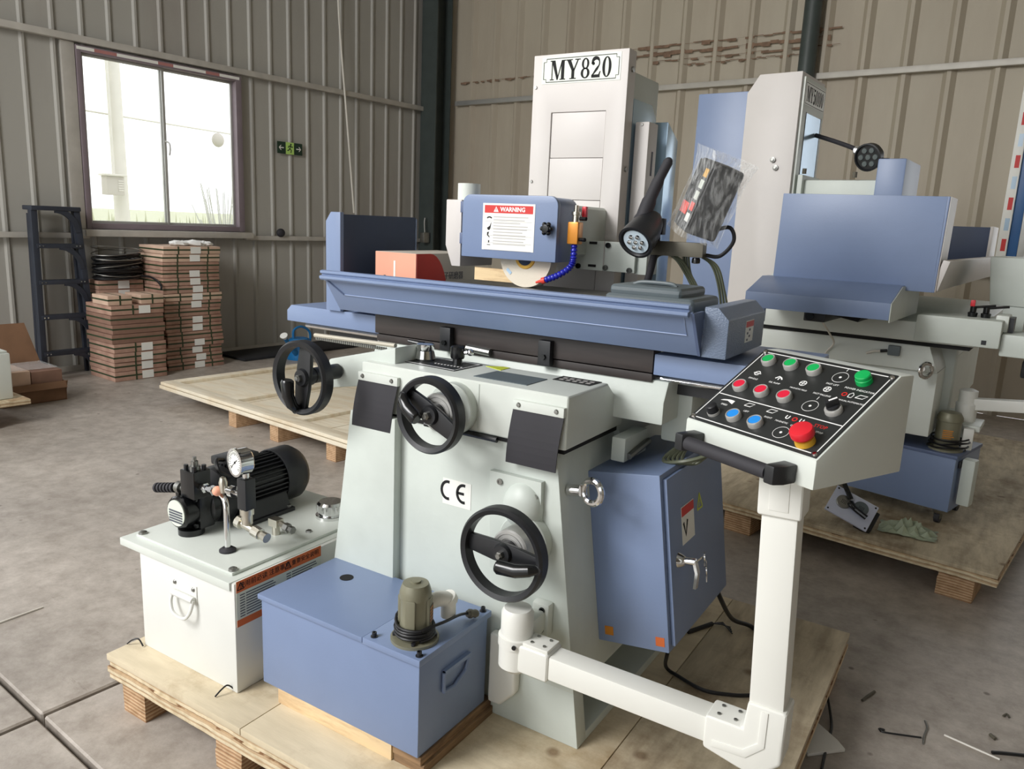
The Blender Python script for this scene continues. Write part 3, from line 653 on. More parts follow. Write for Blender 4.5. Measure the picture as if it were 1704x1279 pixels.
# ---------------- hydraulic tank ----------------
t = thing('hydraulic_tank', 'white hydraulic oil tank with black pump motor and gauge on top', 'tank', (-2.0, 1.7, PT))
MB().box(-2.227, -1.762, 1.357, 2.0, PT, .535).build('tank_body', 'tank_white', t, bevel=.006)
lidm = MB(); lidm.box(-2.322, -1.775, 1.35, 2.04, .512, .538); lid = lidm.build('lid', 'mint_paint', t, bevel=.003)
MB().box(-2.285, -1.805, 1.385, 2.01, .538, .548).build('lid_plate', 'mint_paint', lid, bevel=.003)
for x, y in ((-2.27, 1.40), (-1.82, 1.40), (-1.82, 1.99), (-2.27, 1.99)): MB().lathe([(0, 0), (.014, 0), (.013, .006), (.008, .009), (0, .009)], (x, y, .548), n=12).build('bolt', 'dull_steel', lid)
ZL = .548
# carrying handle
H = FRONT(-1.995, 1.357, .425)
h = plate('handle_plate', .12, .062, H @ T(0, .02, 0), 'tank_white', t, .003, .001)
mb = MB(H); mb.cyl((-.045, .008, .012), (.055, .008, .012), .010, n=12); mb.build('handle_tube', 'tank_white', h)
mb = MB(H); mb.tube(catmull([(-.045, .008, .012), (-.043, -.02, .022), (-.02, -.048, .03), (.03, -.052, .03), (.05, -.03, .022), (.055, .008, .012)], 6), .0055); mb.build('bail', 'tank_white', h)
for x in (-.045, .045): MB(H).lathe([(0, 0), (.008, 0), (.005, .004), (0, .005)], (x, .038, .003), (0, 0, 1), 10).build('screw', 'dull_steel', h)
# warning sticker on the right side of the tank
L0 = SIDE(-1.7615, 1.53, .468)
wl = plate('warning_sticker', .335, .145, L0, 'label_silver', t)
plate('sticker_band', .335, .036, L0 @ T(0, .0545, .0012), 'orange', wl, .0006); plate('sticker_band', .335, .022, L0 @ T(0, -.0615, .0012), 'orange', wl, .0006)
text('使用前必读 注意事项', .021, L0 @ T(-.06, .055, .002), 'ink', wl, 'lettering'); text('重要安全说明', .019, L0 @ T(.10, .055, .002), 'ink', wl, 'lettering')
for x in (-.152, .028):
    mb = MB(L0 @ T(x, .055, .002)); 
    for a, b in (((-.012, -.010), (0, .012)), ((0, .012), (.012, -.010)), ((.012, -.010), (-.012, -.010))): strip2d(mb, [a, b], .0025)
    mb.build('warning_triangle', 'ink', wl, smooth=False)
mb = MB(L0 @ T(0, 0, .0013))
for c0, c1 in ((-.155, -.01), (.022, .155)):
    for k in range(9):
        y = .026-.0085*k; e = c1-random.uniform(0, .03); mb.box(c0, c0+.018, y-.0016, y+.0016, 0, .0005); mb.box(c0+.022, e, y-.0016, y+.0016, 0, .0005)
mb.build('fine_print', 'ink_dark_grey', wl, smooth=False)
gp = plate('level_gauge', .03, .13, SIDE(-1.7615, 1.86, .455), 'case_grey', t, .008, .002)
for k in range(3): MB(SIDE(-1.7535, 1.86, .495-.04*k)).lathe([(0, 0), (.006, 0), (.005, .004), (0, .004)], (0, 0, 0), (0, 0, 1), 10).build('mark', 'ink', gp)
# electric motor, axis along y
mx, mz, mr = -2.168, .650, .096
mo = MB().lathe([(0, 1.60), (.075, 1.60), (.08, 1.62), (mr-.014, 1.63), (mr-.014, 1.86), (.05, 1.87), (0, 1.87)], (mx, 0, mz), (0, 1, 0), 32).build('motor', 'black_plastic', t)
mb = MB()
for k in range(36):
    a = 2*math.pi*k/36; c, s_ = math.cos(a), math.sin(a)
    if -.98 < s_ < -.55: continue
    mb.M = T(mx, 0, mz) @ RY(-math.degrees(a)); mb.box(mr-.018, mr, 1.645, 1.85, -.0022, .0022)
mb.M = I4; mb.build('cooling_fin', 'black_plastic', mo, smooth=False)
MB().lathe([(mr+.003, 1.845), (mr+.006, 1.85), (mr+.006, 1.93), (mr-.01, 1.955), (.04, 1.96), (0, 1.96), (0, 1.94), (.04, 1.945), (mr-.012, 1.94), (mr-.001, 1.925), (mr-.001, 1.845)], (mx, 0, mz), (0, 1, 0), 32, ).build('fan_cowl', 'black_plastic', mo)
MB().lathe([(.04, 1.585), (.092, 1.59), (.098, 1.61), (.098, 1.63), (.09, 1.64), (.04, 1.64)], (mx, 0, mz), (0, 1, 0), 32).build('end_bell', 'black_plastic', mo)
mb = MB(T(mx-.035, 1.74, mz+.10) @ RX(0)); mb.box(-.045, .045, -.09, .05, -.02, .012); jb = mb.build('terminal_box', 'black_plastic', mo, bevel=.008)
for sx in (-1, 1): MB().box(mx+sx*.10-.022, mx+sx*.10+.022, 1.63, 1.85, ZL, ZL+.014).build('motor_foot', 'black_plastic', mo, bevel=.003); MB().prism([(mx+sx*.085, ZL+.01), (mx+sx*.11, ZL+.01), (mx+sx*.085, mz-.03), (mx+sx*.06, mz-.05)], 'y', 1.64, 1.84).build('motor_bracket', 'black_plastic', mo)
for y in (1.645, 1.835): MB().lathe([(0, 0), (.010, 0), (.010, .008), (0, .008)], (mx+.104, y, ZL+.014), n=6).build('foot_bolt', 'dull_steel', mo)
# vane pump in front of the motor
px_, pz_ = -2.165, .628
pu = MB().lathe([(0, 1.455), (.050, 1.455), (.055, 1.462), (.055, 1.53), (.048, 1.54), (.07, 1.55), (.07, 1.575), (.045, 1.59), (0, 1.59)], (px_, 0, pz_), (0, 1, 0), 28).build('vane_pump', 'black_gloss', t)
MB().box(px_-.058, px_+.058, 1.50, 1.56, pz_-.06, pz_+.06).build('pump_flange', 'black_gloss', pu, bevel=.01)
MB().lathe([(0, 0), (.044, 0), (.044, .004), (0, .004)], (px_, 1.4555, pz_), (0, -1, 0), 28).build('nameplate', 'label_silver', pu)
mb = MB(FRONT(px_, 1.4510, pz_-.012))
for k in range(5): mb.box(-.034, .034, -.02+.009*k, -.0145+.009*k, 0, .0008)
mb.build('fine_print', 'ink_dark_grey', pu, smooth=False)
MB().cyl((px_+.01, 1.50, ZL), (px_+.01, 1.50, ZL+.02), .042, n=24).build('foot_disc', 'black_gloss', pu)
for dx, dz in ((-.045, .045), (.045, .045), (-.045, -.045), (.045, -.045)): MB().cyl((px_+dx, 1.497, pz_+dz), (px_+dx, 1.49, pz_+dz), .009, n=8).build('flange_bolt', 'black_gloss', pu)
bx_, by_ = -2.125, 1.50
MB().box(bx_-.036, bx_+.034, by_-.03, by_+.034, pz_+.055, .775).build('valve_block', 'black_gloss', pu, bevel=.004)
for dx, dy in ((-.022, -.016), (.02, -.016), (.02, .02), (-.022, .02)): MB().cyl((bx_+dx, by_+dy, .775), (bx_+dx, by_+dy, .79), .0075, n=8).build('cap_screw', 'black_plastic', pu)
mb = MB(); mb.lathe([(0, 0), (.018, 0), (.018, .012), (.011, .013), (.011, .028), (.006, .03), (.006, .042), (0, .042)], (bx_, by_, .775), n=10); mb.build('adjuster', 'dull_steel', pu)
# left hose with ribbed end
mb = MB(); mb.lathe([(0, 0), (.016, 0), (.016, .02), (.011, .021), (.011, .035), (.02, .036), (.02, .056), (0, .056)], (bx_-.036, by_, .695), (-1, 0, 0), 12); mb.build('hose_fitting', 'dull_steel', pu)
mb = MB(); prof = [(0, 0), (.006, 0), (.006, .02)]
for k in range(6): prof += [(.017, .02+.018*k), (.017, .03+.018*k), (.012, .031+.018*k), (.012, .037+.018*k)]
prof += [(0, .135)]; mb.lathe(prof, (bx_-.09, by_, .692), (-1, -.02, -.22), 14); mb.build('ribbed_hose', 'black_rubber', pu)
# pressure pipe, tee and gauge
mb = MB(); mb.lathe([(0, 0), (.017, 0), (.017, .018), (.012, .02), (.012, .045), (.016, .046), (.016, .06), (0, .06)], (bx_+.034, by_, .722), (1, 0, 0), 6); mb.build('pipe_fitting', 'chrome', t)
pp = MB().tube(catmull([(bx_+.09, by_, .722), (-1.985, 1.492, .720), (-1.953, 1.482, .708), (-1.944, 1.478, .67), (-1.944, 1.478, .60), (-1.944, 1.478, ZL)], 6), .0095, 12).build('pressure_pipe', 'chrome', t)
MB().lathe([(0, 0), (.026, 0), (.026, .006), (.016, .013), (0, .013)], (-1.944, 1.478, ZL), n=20).build('grommet', 'black_rubber', pp)
ga = MB().lathe([(0, 0), (.012, 0), (.012, .03), (.019, .031), (.019, .05), (.010, .051), (.010, .075), (0, .075)], (-1.965, 1.49, .745), (.95, 0, .03), 12).build('gauge_tee', 'chrome', t)
MB().lathe([(0, 0), (.011, .002), (.014, .035), (.009, .05), (0, .055)], (-1.962, 1.484, .735), (-.05, 0, 1), 12).build('tap_lever', 'zinc', ga)
MB().sphere((-1.985, 1.478, .738), .016, n=12, m=8).build('relief_cap', 'carton_pink', ga)
MB().box(-1.892, -1.852, 1.478, 1.518, .700, .80).build('gauge_manifold', 'black_plastic', ga, bevel=.004)
mb = MB(); mb.lathe([(0, 0), (.017, 0), (.017, .03), (.022, .031), (.022, .05), (0, .05)], (-1.872, 1.498, .652), n=12); mb.cyl((-1.905, 1.498, .648), (-1.815, 1.498, .632), .0125, n=12); mb.lathe([(0, 0), (.018, 0), (.018, .03), (.013, .031), (.016, .06), (0, .06)], (-1.842, 1.498, .637), (1, 0, -.18), 10); mb.lathe([(0, 0), (.02, .0), (.02, .02), (0, .02)], (-1.915, 1.498, .65), (1, 0, -.18), 10); mb.build('nipple_tee', 'zinc', ga)
GM = frame((-1.875, 1.47, .857), (1, -.18, 0), (0, 0, 1))
MB(GM).lathe([(0, 0), (.038, 0), (.041, .004), (.041, .036), (.0445, .038), (.0445, .046), (.038, .047), (.037, .042), (0, .042)], (0, 0, -.046+.01), (0, 0, 1), 32).build('gauge_case', 'chrome', ga)
gd = MB(GM).lathe([(0, 0), (.037, 0), (.037, .0012), (0, .0012)], (0, 0, .0065), (0, 0, 1), 28).build('gauge_dial', 'label_white', ga)
mb = MB(GM @ T(0, 0, .008))
for k in range(21):
    a = R(225-270*k/20); l = .007 if k % 5 else .011; strip2d(mb, [((.033-l)*math.cos(a), (.033-l)*math.sin(a)), (.033*math.cos(a), .033*math.sin(a))], .0014)
strip2d(mb, [(.012, .010), (-.024, -.020)], [.003, .001]); mb.lathe([(0, 0), (.004, 0), (.004, .001), (0, .001)], (0, 0, 0), (0, 0, 1), 12); mb.build('gauge_needle', 'ink', ga, smooth=False)
MB().cyl((-1.872, 1.498, .80), (-1.872, 1.498, .825), .011, n=12).build('gauge_stem', 'chrome', ga)
# filler cap and return nipple
fc = MB().lathe([(0, 0), (.052, 0), (.052, .010), (.040, .012), (.040, .02), (.046, .022), (.047, .05), (.040, .058), (.02, .06), (0, .06)], (-1.905, 1.885, ZL), n=28).build('filler_cap', 'chrome', t)
mb = MB()
for k in range(18): a = 2*math.pi*k/18; mb.cyl((-1.905+.046*math.cos(a), 1.885+.046*math.sin(a), ZL+.024), (-1.905+.046*math.cos(a), 1.885+.046*math.sin(a), ZL+.05), .0045, n=6)
mb.build('grip_rib', 'chrome', fc)
mb = MB(); mb.lathe([(0, 0), (.013, 0), (.013, .03), (0, .03)], (-1.93, 1.66, ZL), n=10); mb.box(-1.95, -1.91, 1.645, 1.675, ZL+.03, ZL+.056); mb.cyl((-1.91, 1.66, ZL+.043), (-1.875, 1.655, ZL+.04), .011, n=10); rn = mb.build('return_nipple', 'zinc', t)
MB().lathe([(0, 0), (.016, 0), (.016, .02), (.011, .021), (.013, .04), (0, .04)], (-1.88, 1.655, ZL+.04), (1, -.05, -.05), 6).build('nipple_nut', 'dull_steel', rn)
MB().lathe([(0, 0), (.012, 0), (.01, .006), (0, .006)], (-1.86, 1.74, ZL), n=6).build('plug_nut', 'dull_steel', t)
mb = MB(); mb.tube(catmull([(mx-.02, 1.66, mz+.105), (mx+.02, 1.60, mz+.125), (mx+.06, 1.58, mz+.10), (mx+.06, 1.62, mz+.07)], 6), .007); mb.build('motor_lead', 'cable_black', mo)
for x, y, rz, l in ((-2.245, 1.335, 20, 'left'), (-1.79, 1.335, 70, 'right')):
    mb = MB(T(x, y, PT) @ RZ(rz)); mb.tube(catmull([(-.03, 0, .003), (-.01, 0, .02), (.01, .005, .024), (.03, 0, .004)], 5), .0025, 6); tag(mb.build('wire_tie', 'cable_black'), 'bent black wire on the pallet by the %s front corner of the white tank' % l, 'wire')

# ---------------- coolant tank ----------------
t = thing('coolant_tank', 'blue steel coolant tank in front of the grinder, small olive pump on its lid', 'tank', (-1.4, 1.55, .232))
MB().box(-1.688, -1.100, 1.393, 1.70, .2325, .505).build('tank_body', 'blue_paint', t, bevel=.003)
ll = MB().box(-1.696, -1.288, 1.385, 1.708, .500, .516).build('lid_panel', 'blue_paint', t, bevel=.003)
rl = MB().box(-1.285, -1.092, 1.383, 1.708, .500, .519).build('lid_panel', 'blue_paint', t, bevel=.003)
MB().lathe([(0, 0), (.021, 0), (.021, .0012), (0, .0012)], (-1.565, 1.615, .516), n=24).build('drain_hole', 'ink', ll)
for x, y in ((-1.262, 1.405), (-1.108, 1.402), (-1.11, 1.690)): 
    s = MB().lathe([(0, 0), (.010, 0), (.010, .002), (.0065, .0021), (.0065, .013), (.004, .013), (.004, .009), (0, .009)], (x, y, .519), n=12).build('cap_screw', 'black_plastic', rl)
H = SIDE(-1.0995, 1.545, .405)
mb = MB(H); 
for a, b in (((-.055, .028), (.062, .028)), ((-.055, -.028), (-.055, .028)), ((-.055, -.028), (-.01, -.036)), ((-.01, -.036), (.045, -.012)), ((.062, .028), (.045, -.012))): mb.cyl((a[0], a[1], .006), (b[0], b[1], .006), .0055, n=8)
mb.box(-.055, .06, .022, .034, 0, .012); mb.build('handle', 'blue_paint', t)
# pump
cx, cy, z0 = -1.172, 1.462, .519
pm = MB().lathe([(0, 0), (.064, 0), (.064, .008), (.04, .010), (0, .010)], (cx, cy, z0), n=36).build('pump_flange', 'pump_olive', t)
pb = MB().lathe([(0, .01), (.041, .01), (.041, .045), (.0385, .05), (.0385, .118), (.042, .12), (.042, .135), (.038, .148), (.034, .158), (.014, .160), (.014, .165), (0, .166)], (cx, cy, z0), n=28).build('pump_motor', 'pump_olive', t)
mb = MB()
for k in range(4): mb.M = T(cx, cy, z0) @ RZ(90*k+20); mb.box(.030, .044, -.014, .014, .02, .125)
mb.M = I4; mb.build('motor_rib', 'pump_olive', pb, bevel=.004)
PM = T(cx, cy, z0) @ RZ(20) @ frame((.0442, 0, .078), (0, 1, 0), (0, 0, 1)); rp = plate('rating_plate', .027, .05, PM, 'dark_bronze', pb, .0008)
mb = MB(PM @ T(0, 0, .0008))
for k in range(5): mb.box(-.012, .012-random.uniform(0, .006), -.02+.009*k, -.016+.009*k, 0, .0005)
mb.build('fine_print', 'amber', pb, smooth=False)
for a in (35, 125, 215, 305): MB().lathe([(0, 0), (.006, 0), (.006, .008), (0, .008)], (cx+.053*math.cos(R(a)), cy+.053*math.sin(R(a)), z0+.008), n=8).build('flange_screw', 'black_plastic', pm)
mb = MB(); pts = []
for k in range(5*20+1):
    a = k/20*2*math.pi-.6; tt = k/20; pts.append((cx+(.050+.003*math.sin(tt*3))*math.cos(a), cy+(.050+.003*math.cos(tt*2))*math.sin(a), z0+.016+.006*tt+.010*max(0, math.cos(a-2.6))*tt/2))
mb.tube(pts, .0038, 6); cd = mb.build('pump_cord', 'cable_black', t)
mb = MB(); mb.tube(catmull([pts[-1], (cx+.05, cy-.01, z0+.05), (cx+.06, cy+.05, z0+.045), (cx+.055, cy+.12, z0+.032), (cx+.058, cy+.16, z0+.022)], 6), .004, 6); mb.build('cord_end', 'cable_black', cd)
MB().lathe([(0, 0), (.009, 0), (.010, .006), (.013, .007), (.013, .014), (.010, .015), (.012, .028), (.009, .036), (0, .037)], (cx+.058, cy+.155, z0+.022), (.35, .9, -.25), 12).build('plug', 'dark_bronze', cd)
mb = MB(); mb.tube(catmull([(cx+.005, cy+.036, z0+.085), (cx+.02, cy+.075, z0+.088), (cx+.03, cy+.10, z0+.075), (cx+.03, cy+.105, z0+.03)], 6), .021, 14); mb.tube([(cx+.028, cy+.10, z0+.085), (cx+.031, cy+.11, z0+.07)], .025, 14); mb.build('outlet_elbow', 'pvc_white', t)
PANEL = {'bt': {'green': [(0.142, 0.842), (0.318, 0.846), (0.496, 0.844)], 'red': [(0.139, 0.479), (0.316, 0.478), (0.491, 0.485)], 'blue': [(0.31, 0.15), (0.482, 0.15)]}, 'lamp': (0.842, 0.85), 'sel': (0.841, 0.482), 'pot': (0.151, 0.133), 'stop': (0.856, 0.122), 'rings': [(0.682, 0.844), (0.68, 0.476), (0.672, 0.144)], 'div': [(0.038, 0.361), (0.966, 0.364)], 'txt': [('SPINDLE', (0.154, 0.614), 0.0068, 'print_white'), ('OIL PUMP', (0.322, 0.622), 0.0068, 'print_white'), ('MAGNETIC FIELD', (0.509, 0.618), 0.0055, 'print_white'), ('FAST LIFT', (0.678, 0.751), 0.0068, 'print_white'), ('POWER INDICATOR', (0.861, 0.751), 0.0072, 'print_white'), ('FAST FALLING', (0.68, 0.618), 0.0066, 'print_white'), ('MANUAL', (0.819, 0.612), 0.006, 'print_white'), ('AUTOMATIC', (0.909, 0.614), 0.0062, 'print_white'), ('SPEED', (0.154, 0.253), 0.0066, 'print_white'), ('LEFT', (0.341, 0.247), 0.0066, 'print_white'), ('RIGHT', (0.511, 0.249), 0.0066, 'print_white'), ('MAGNETIC', (0.614, 0.244), 0.0062, 'print_white'), ('OFF', (0.698, 0.238), 0.0062, 'print_white'), ('STOP', (0.853, 0.302), 0.0125, 'print_red'), ('STOP', (0.876, 0.244), 0.0068, 'print_white')], 'ico': [('swirl', (0.145, 0.686)), ('run', (0.323, 0.69)), ('globe', (0.502, 0.691)), ('globe', (0.679, 0.688)), ('ring', (0.801, 0.679)), ('hand', (0.844, 0.683)), ('para', (0.909, 0.686)), ('ramp', (0.151, 0.313)), ('para', (0.321, 0.32)), ('para', (0.496, 0.321)), ('magnet', (0.622, 0.306)), ('ring', (0.674, 0.304)), ('magnet', (0.721, 0.308))]}
# ---------------- main surface grinder ----------------
g = thing('surface_grinder', 'mint and blue surface grinder in the foreground with three black handwheels', 'machine', (-1.28, 2.2, PT))
YB = 1.731
def edge(z): return .360+(.965-z)*.141      # half width of the flared base
XC = -1.277
def flare(z0, z1): return [(XC-edge(z0), z0), (XC+edge(z0), z0), (XC+edge(z1), z1), (XC-edge(z1), z1)]
base = MB().prism(flare(.34, 1.02), 'y', YB, 2.78); base.prism(flare(PT, .345), 'y', YB, YB+.055); base.prism(flare(PT, .345), 'y', 2.55, 2.78); base.prism(flare(PT, .205), 'y', YB+.05, 2.56)
base = base.build('base', 'mint_cast', g, bevel=.004)
e0, e1 = edge(PT), edge(1.02)
MB().prism([(XC-e0, PT), (-1.452, PT), (-1.452, 1.02), (XC-e1, 1.02)], 'y', 1.698, YB+.005).build('base_flange', 'mint_cast', base, bevel=.004)
# raised cover plate with the bearing dome, top right of the front face
cp = MB().prism([(-1.12, .93), (-.955, .93), (-.955, .62), (-1.12, .62)], 'y', 1.711, YB+.002)
for vv in cp.bm.verts:
    if vv.co.z < .7 and vv.co.y < 1.72: vv.co.y = YB+.001
cp = cp.build('cover_plate', 'mint_cast', base, bevel=.004)
MB().sphere((-1.012, 1.722, .848), .060, (1, .75, 1.15), 24, 14).build('bearing_dome', 'mint_cast', base)
for x, z in ((-1.085, .905), (-.972, .885)): MB().lathe([(0, 0), (.009, 0), (.009, .003), (.005, .003), (.005, .001), (0, .001)], (x, 1.711, z), (0, -1, 0), 12).build('screw', 'dull_steel', base)
# CE plate
ce = plate('ce_plate', .100, .078, FRONT(-1.243, YB, .828) , 'label_white', base, .0012)
C0 = FRONT(-1.253, YB-.0014, .832); mb = MB(C0)
strip2d(mb, arc(-.022, 0, .022, 75, 285, 14, .026), .0085, 0, .0006); strip2d(mb, arc(.034, 0, .022, 75, 285, 14, .026), .0085, 0, .0006); mb.box(.013, .036, -.004, .004, 0, .0006)
mb.build('ce_mark', 'ink', base, smooth=False)
# eye bolt
eb = MB().cyl((-.905, 1.775, .905), (-.868, 1.775, .910), .016, n=16).build('eye_bolt', 'chrome', base)
mb = MB(frame((-.835, 1.775, .913), (1, -.25, .1), (.1, .0, 1))); mb.tube([(.031*math.cos(a/24*6.283), .031*math.sin(a/24*6.283), 0) for a in range(24)], .0095, 10, closed=True); mb.build('eye_ring', 'chrome', base)
# front apron (saddle cover)
ap = MB().prism([(1.718, 1.027), (1.718, 1.172), (1.955, 1.172), (2.07, 1.08), (2.07, 1.03)], 'x', -1.603, -.892).build('apron', 'mint_paint', g, bevel=.008, seg=3)
MB().box(-1.172, -1.168, 1.7165, 1.72, 1.04, 1.165).build('seam', 'mint_cast', ap, smooth=False)
MB().box(-1.598, -.90, 1.726, 2.05, 1.015, 1.03).build('parting_gap', 'ink', ap, smooth=False)
MB().tube([(-1.35, 1.712, 1.022), (-1.10, 1.712, 1.020)], .008, 8).build('guide_rod', 'black_gloss', ap)
def flap(x0, x1, zt, lean):
    mb = MB(); n = 8
    for k in range(n):
        a, b = k/n, (k+1)/n
        za, zb = zt-(zt-.970)*a, zt-(zt-.970)*b
        ya, yb = 1.708-.012*math.sin(a*2.2), 1.708-.012*math.sin(b*2.2)
        xa, xb = lean*a, lean*b
        V = [(x0+xa, ya, za), (x1+xa, ya, za), (x1+xb, yb, zb), (x0+xb, yb, zb)]
        mb.poly(V); mb.poly([(p[0], p[1]+.003, p[2]) for p in V])
        mb.poly([V[0], V[3], (V[3][0], V[3][1]+.003, V[3][2]), (V[0][0], V[0][1]+.003, V[0][2])]); mb.poly([V[1], V[2], (V[2][0], V[2][1]+.003, V[2][2]), (V[1][0], V[1][1]+.003, V[1][2])])
    return mb
for x0, x1, lean in ((-1.604, -1.450, -.02), (-1.050, -.896, -.012)):
    f = flap(x0, x1, 1.124, lean).build('rubber_flap', 'black_rubber', g)
    c = MB().box(x0, x1, 1.704, 1.7185, 1.117, 1.143).build('clamp_strip', 'mint_paint', f, bevel=.002)
    for x in (x0+.018, x1-.022): MB().lathe([(0, 0), (.007, 0), (.005, .004), (0, .0045)], (x, 1.704, 1.131), (0, -1, 0), 12).build('screw', 'dull_steel', f)
# plates on top of the apron
ZA = 1.172
p1 = MB().prism([(-1.535, 1.80), (-1.305, 1.785), (-1.30, 1.925), (-1.535, 1.915)], 'z', ZA, ZA+.002).build('valve_plate', 'panel_black', ap, smooth=False)
mb = MB(); 
for a, b in (((-1.53, 1.806), (-1.31, 1.792)), ((-1.31, 1.792), (-1.306, 1.918)), ((-1.306, 1.918), (-1.53, 1.91)), ((-1.53, 1.91), (-1.53, 1.806))): strip2d(mb, [a, b], .0025, ZA+.002, ZA+.0026)
for k in range(9): x = -1.42+.012*k; mb.box(x, x+.006, 1.84, 1.846, ZA+.002, ZA+.0026)
mb.build('plate_border', 'print_white', ap, smooth=False)
MB().prism([(-1.222, 1.765), (-1.045, 1.763), (-1.045, 1.876), (-1.215, 1.876)], 'z', ZA, ZA+.002).build('name_plate', 'case_grey', ap, smooth=False)
p3 = MB().prism([(-1.034, 1.886), (-.915, 1.880), (-.91, 1.95), (-1.034, 1.95)], 'z', ZA, ZA+.002).build('lever_plate', 'panel_black', ap, smooth=False)
mb = MB()
for k in range(5):
    for q in range(2): x = -1.02+.021*k; y = 1.897+.024*q; mb.box(x, x+.014, y, y+.012, ZA+.002, ZA+.0026)
mb.build('plate_print', 'ink_grey', ap, smooth=False)
MB().prism([(-1.285, 1.92), (-1.215, 1.895), (-1.215, 1.948), (-1.24, 1.95)], 'z', ZA, ZA+.0015).build('warning_sticker', 'yellow_sticker', ap, smooth=False)
# valve knobs on the plate
k1 = MB().lathe([(0, 0), (.030, 0), (.033, .006), (.026, .03), (.028, .034), (.028, .05), (.022, .054), (0, .054)], (-1.475, 1.865, ZA+.002), n=28).build('valve_knob', 'chrome', g)
mb = MB(); mb.tube([(-1.48, 1.862, ZA+.05), (-1.535, 1.855, ZA+.056)], [.009, .005], 10); mb.build('lever', 'black_gloss', k1)
k2 = MB().lathe([(0, 0), (.016, 0), (.014, .016), (.020, .017), (.022, .022), (.022, .052), (.017, .056), (0, .056)], (-1.365, 1.883, ZA+.002), n=20).build('valve_knob', 'black_gloss', g)
mb = MB(); mb.cyl((-1.36, 1.885, ZA+.036), (-1.33, 1.892, ZA+.040), .006, n=8); mb.sphere((-1.325, 1.893, ZA+.041), .011, n=12, m=8); mb.build('ball_lever', 'chrome', k2)
# saddle and ways
sd = MB().prism([(2.0, 1.066), (2.0, 1.130), (2.028, 1.186), (2.62, 1.186), (2.62, 1.066)], 'x', -1.815, -.742).build('saddle', 'mint_cast', g, bevel=.006)
MB().prism([(2.1, .975), (2.02, 1.066), (2.62, 1.066), (2.55, .98)], 'x', -1.60, -.90).build('saddle_web', 'mint_cast', sd, bevel=.004)
MB().box(-.79, -.70, 2.12, 2.5, .99, 1.18).build('saddle_ear', 'mint_cast', sd, bevel=.012)
rl_ = MB().box(-1.815, -.788, 2.012, 2.07, 1.208, 1.272).build('way_rail', 'rail_black', g, bevel=.002)
MB().box(-1.812, -.790, 2.018, 2.07, 1.180, 1.204).build('rail_strip', 'rail_black', rl_, bevel=.002)
MB().tube([(-1.33, 2.010, 1.198), (-1.42, 2.010, 1.203)], .012, 10).build('rack_spring', 'dull_steel', rl_)
for x in (-1.495, -1.125):
    d = MB().box(x-.021, x+.021, 1.988, 2.012, 1.186, 1.262).build('trip_dog', 'black_plastic', rl_, bevel=.003)
    MB().cyl((x, 1.989, 1.213), (x, 1.980, 1.213), .009, n=6).build('dog_screw', 'black_gloss', rl_)
def cover(x0, x1, name): return MB().prism([(2.02, 1.199), (2.02, 1.250), (2.05, 1.262), (2.45, 1.262), (2.45, 1.199)], 'x', x0, x1).build(name, 'blue_paint', g, bevel=.003)
lc = MB().prism([(-2.258, 1.205), (-1.800, 1.205), (-1.800, 1.266), (-2.235, 1.266), (-2.258, 1.245)], 'y', 2.015, 2.42).build('way_cover', 'blue_paint', g, bevel=.003)
rc = MB().prism([(-.786, 1.203), (-.40, 1.203), (-.40, 1.262), (-.786, 1.262)], 'y', 2.015, 2.42).build('way_cover', 'blue_paint', g, bevel=.003)
MB().cyl((-2.2, 2.06, 1.19), (-1.76, 2.06, 1.19), .009, n=10).build('way_rod', 'chrome', lc)
MB().cyl((-.8, 2.06, 1.187), (-.45, 2.06, 1.187), .009, n=10).build('way_rod', 'chrome', rc)
MB().box(-2.10, -1.75, 2.08, 2.40, 1.16, 1.2).build('way_underside', 'black_plastic', lc); MB().box(-.80, -.42, 2.1, 2.40, 1.14, 1.2).build('way_underside', 'black_plastic', rc)
rk = MB().cyl((-1.99, 1.90, 1.190), (-1.60, 1.87, 1.203), .0075, n=8).build('rack_bar', 'rack_cream', g)
mb = MB()
for k in range(34): x = -1.98+.0095*k; mb.box(x, x+.005, 1.893, 1.90, 1.176, 1.186)
mb.build('rack_teeth', 'dull_steel', rk, smooth=False)
# left handwheel bracket beam
MB().prism([(-1.775, 1.058), (-1.775, 1.152), (-1.50, 1.222), (-1.50, 1.11)], 'y', 1.752, 1.862).build('wheel_bracket', 'mint_cast', g, bevel=.006)
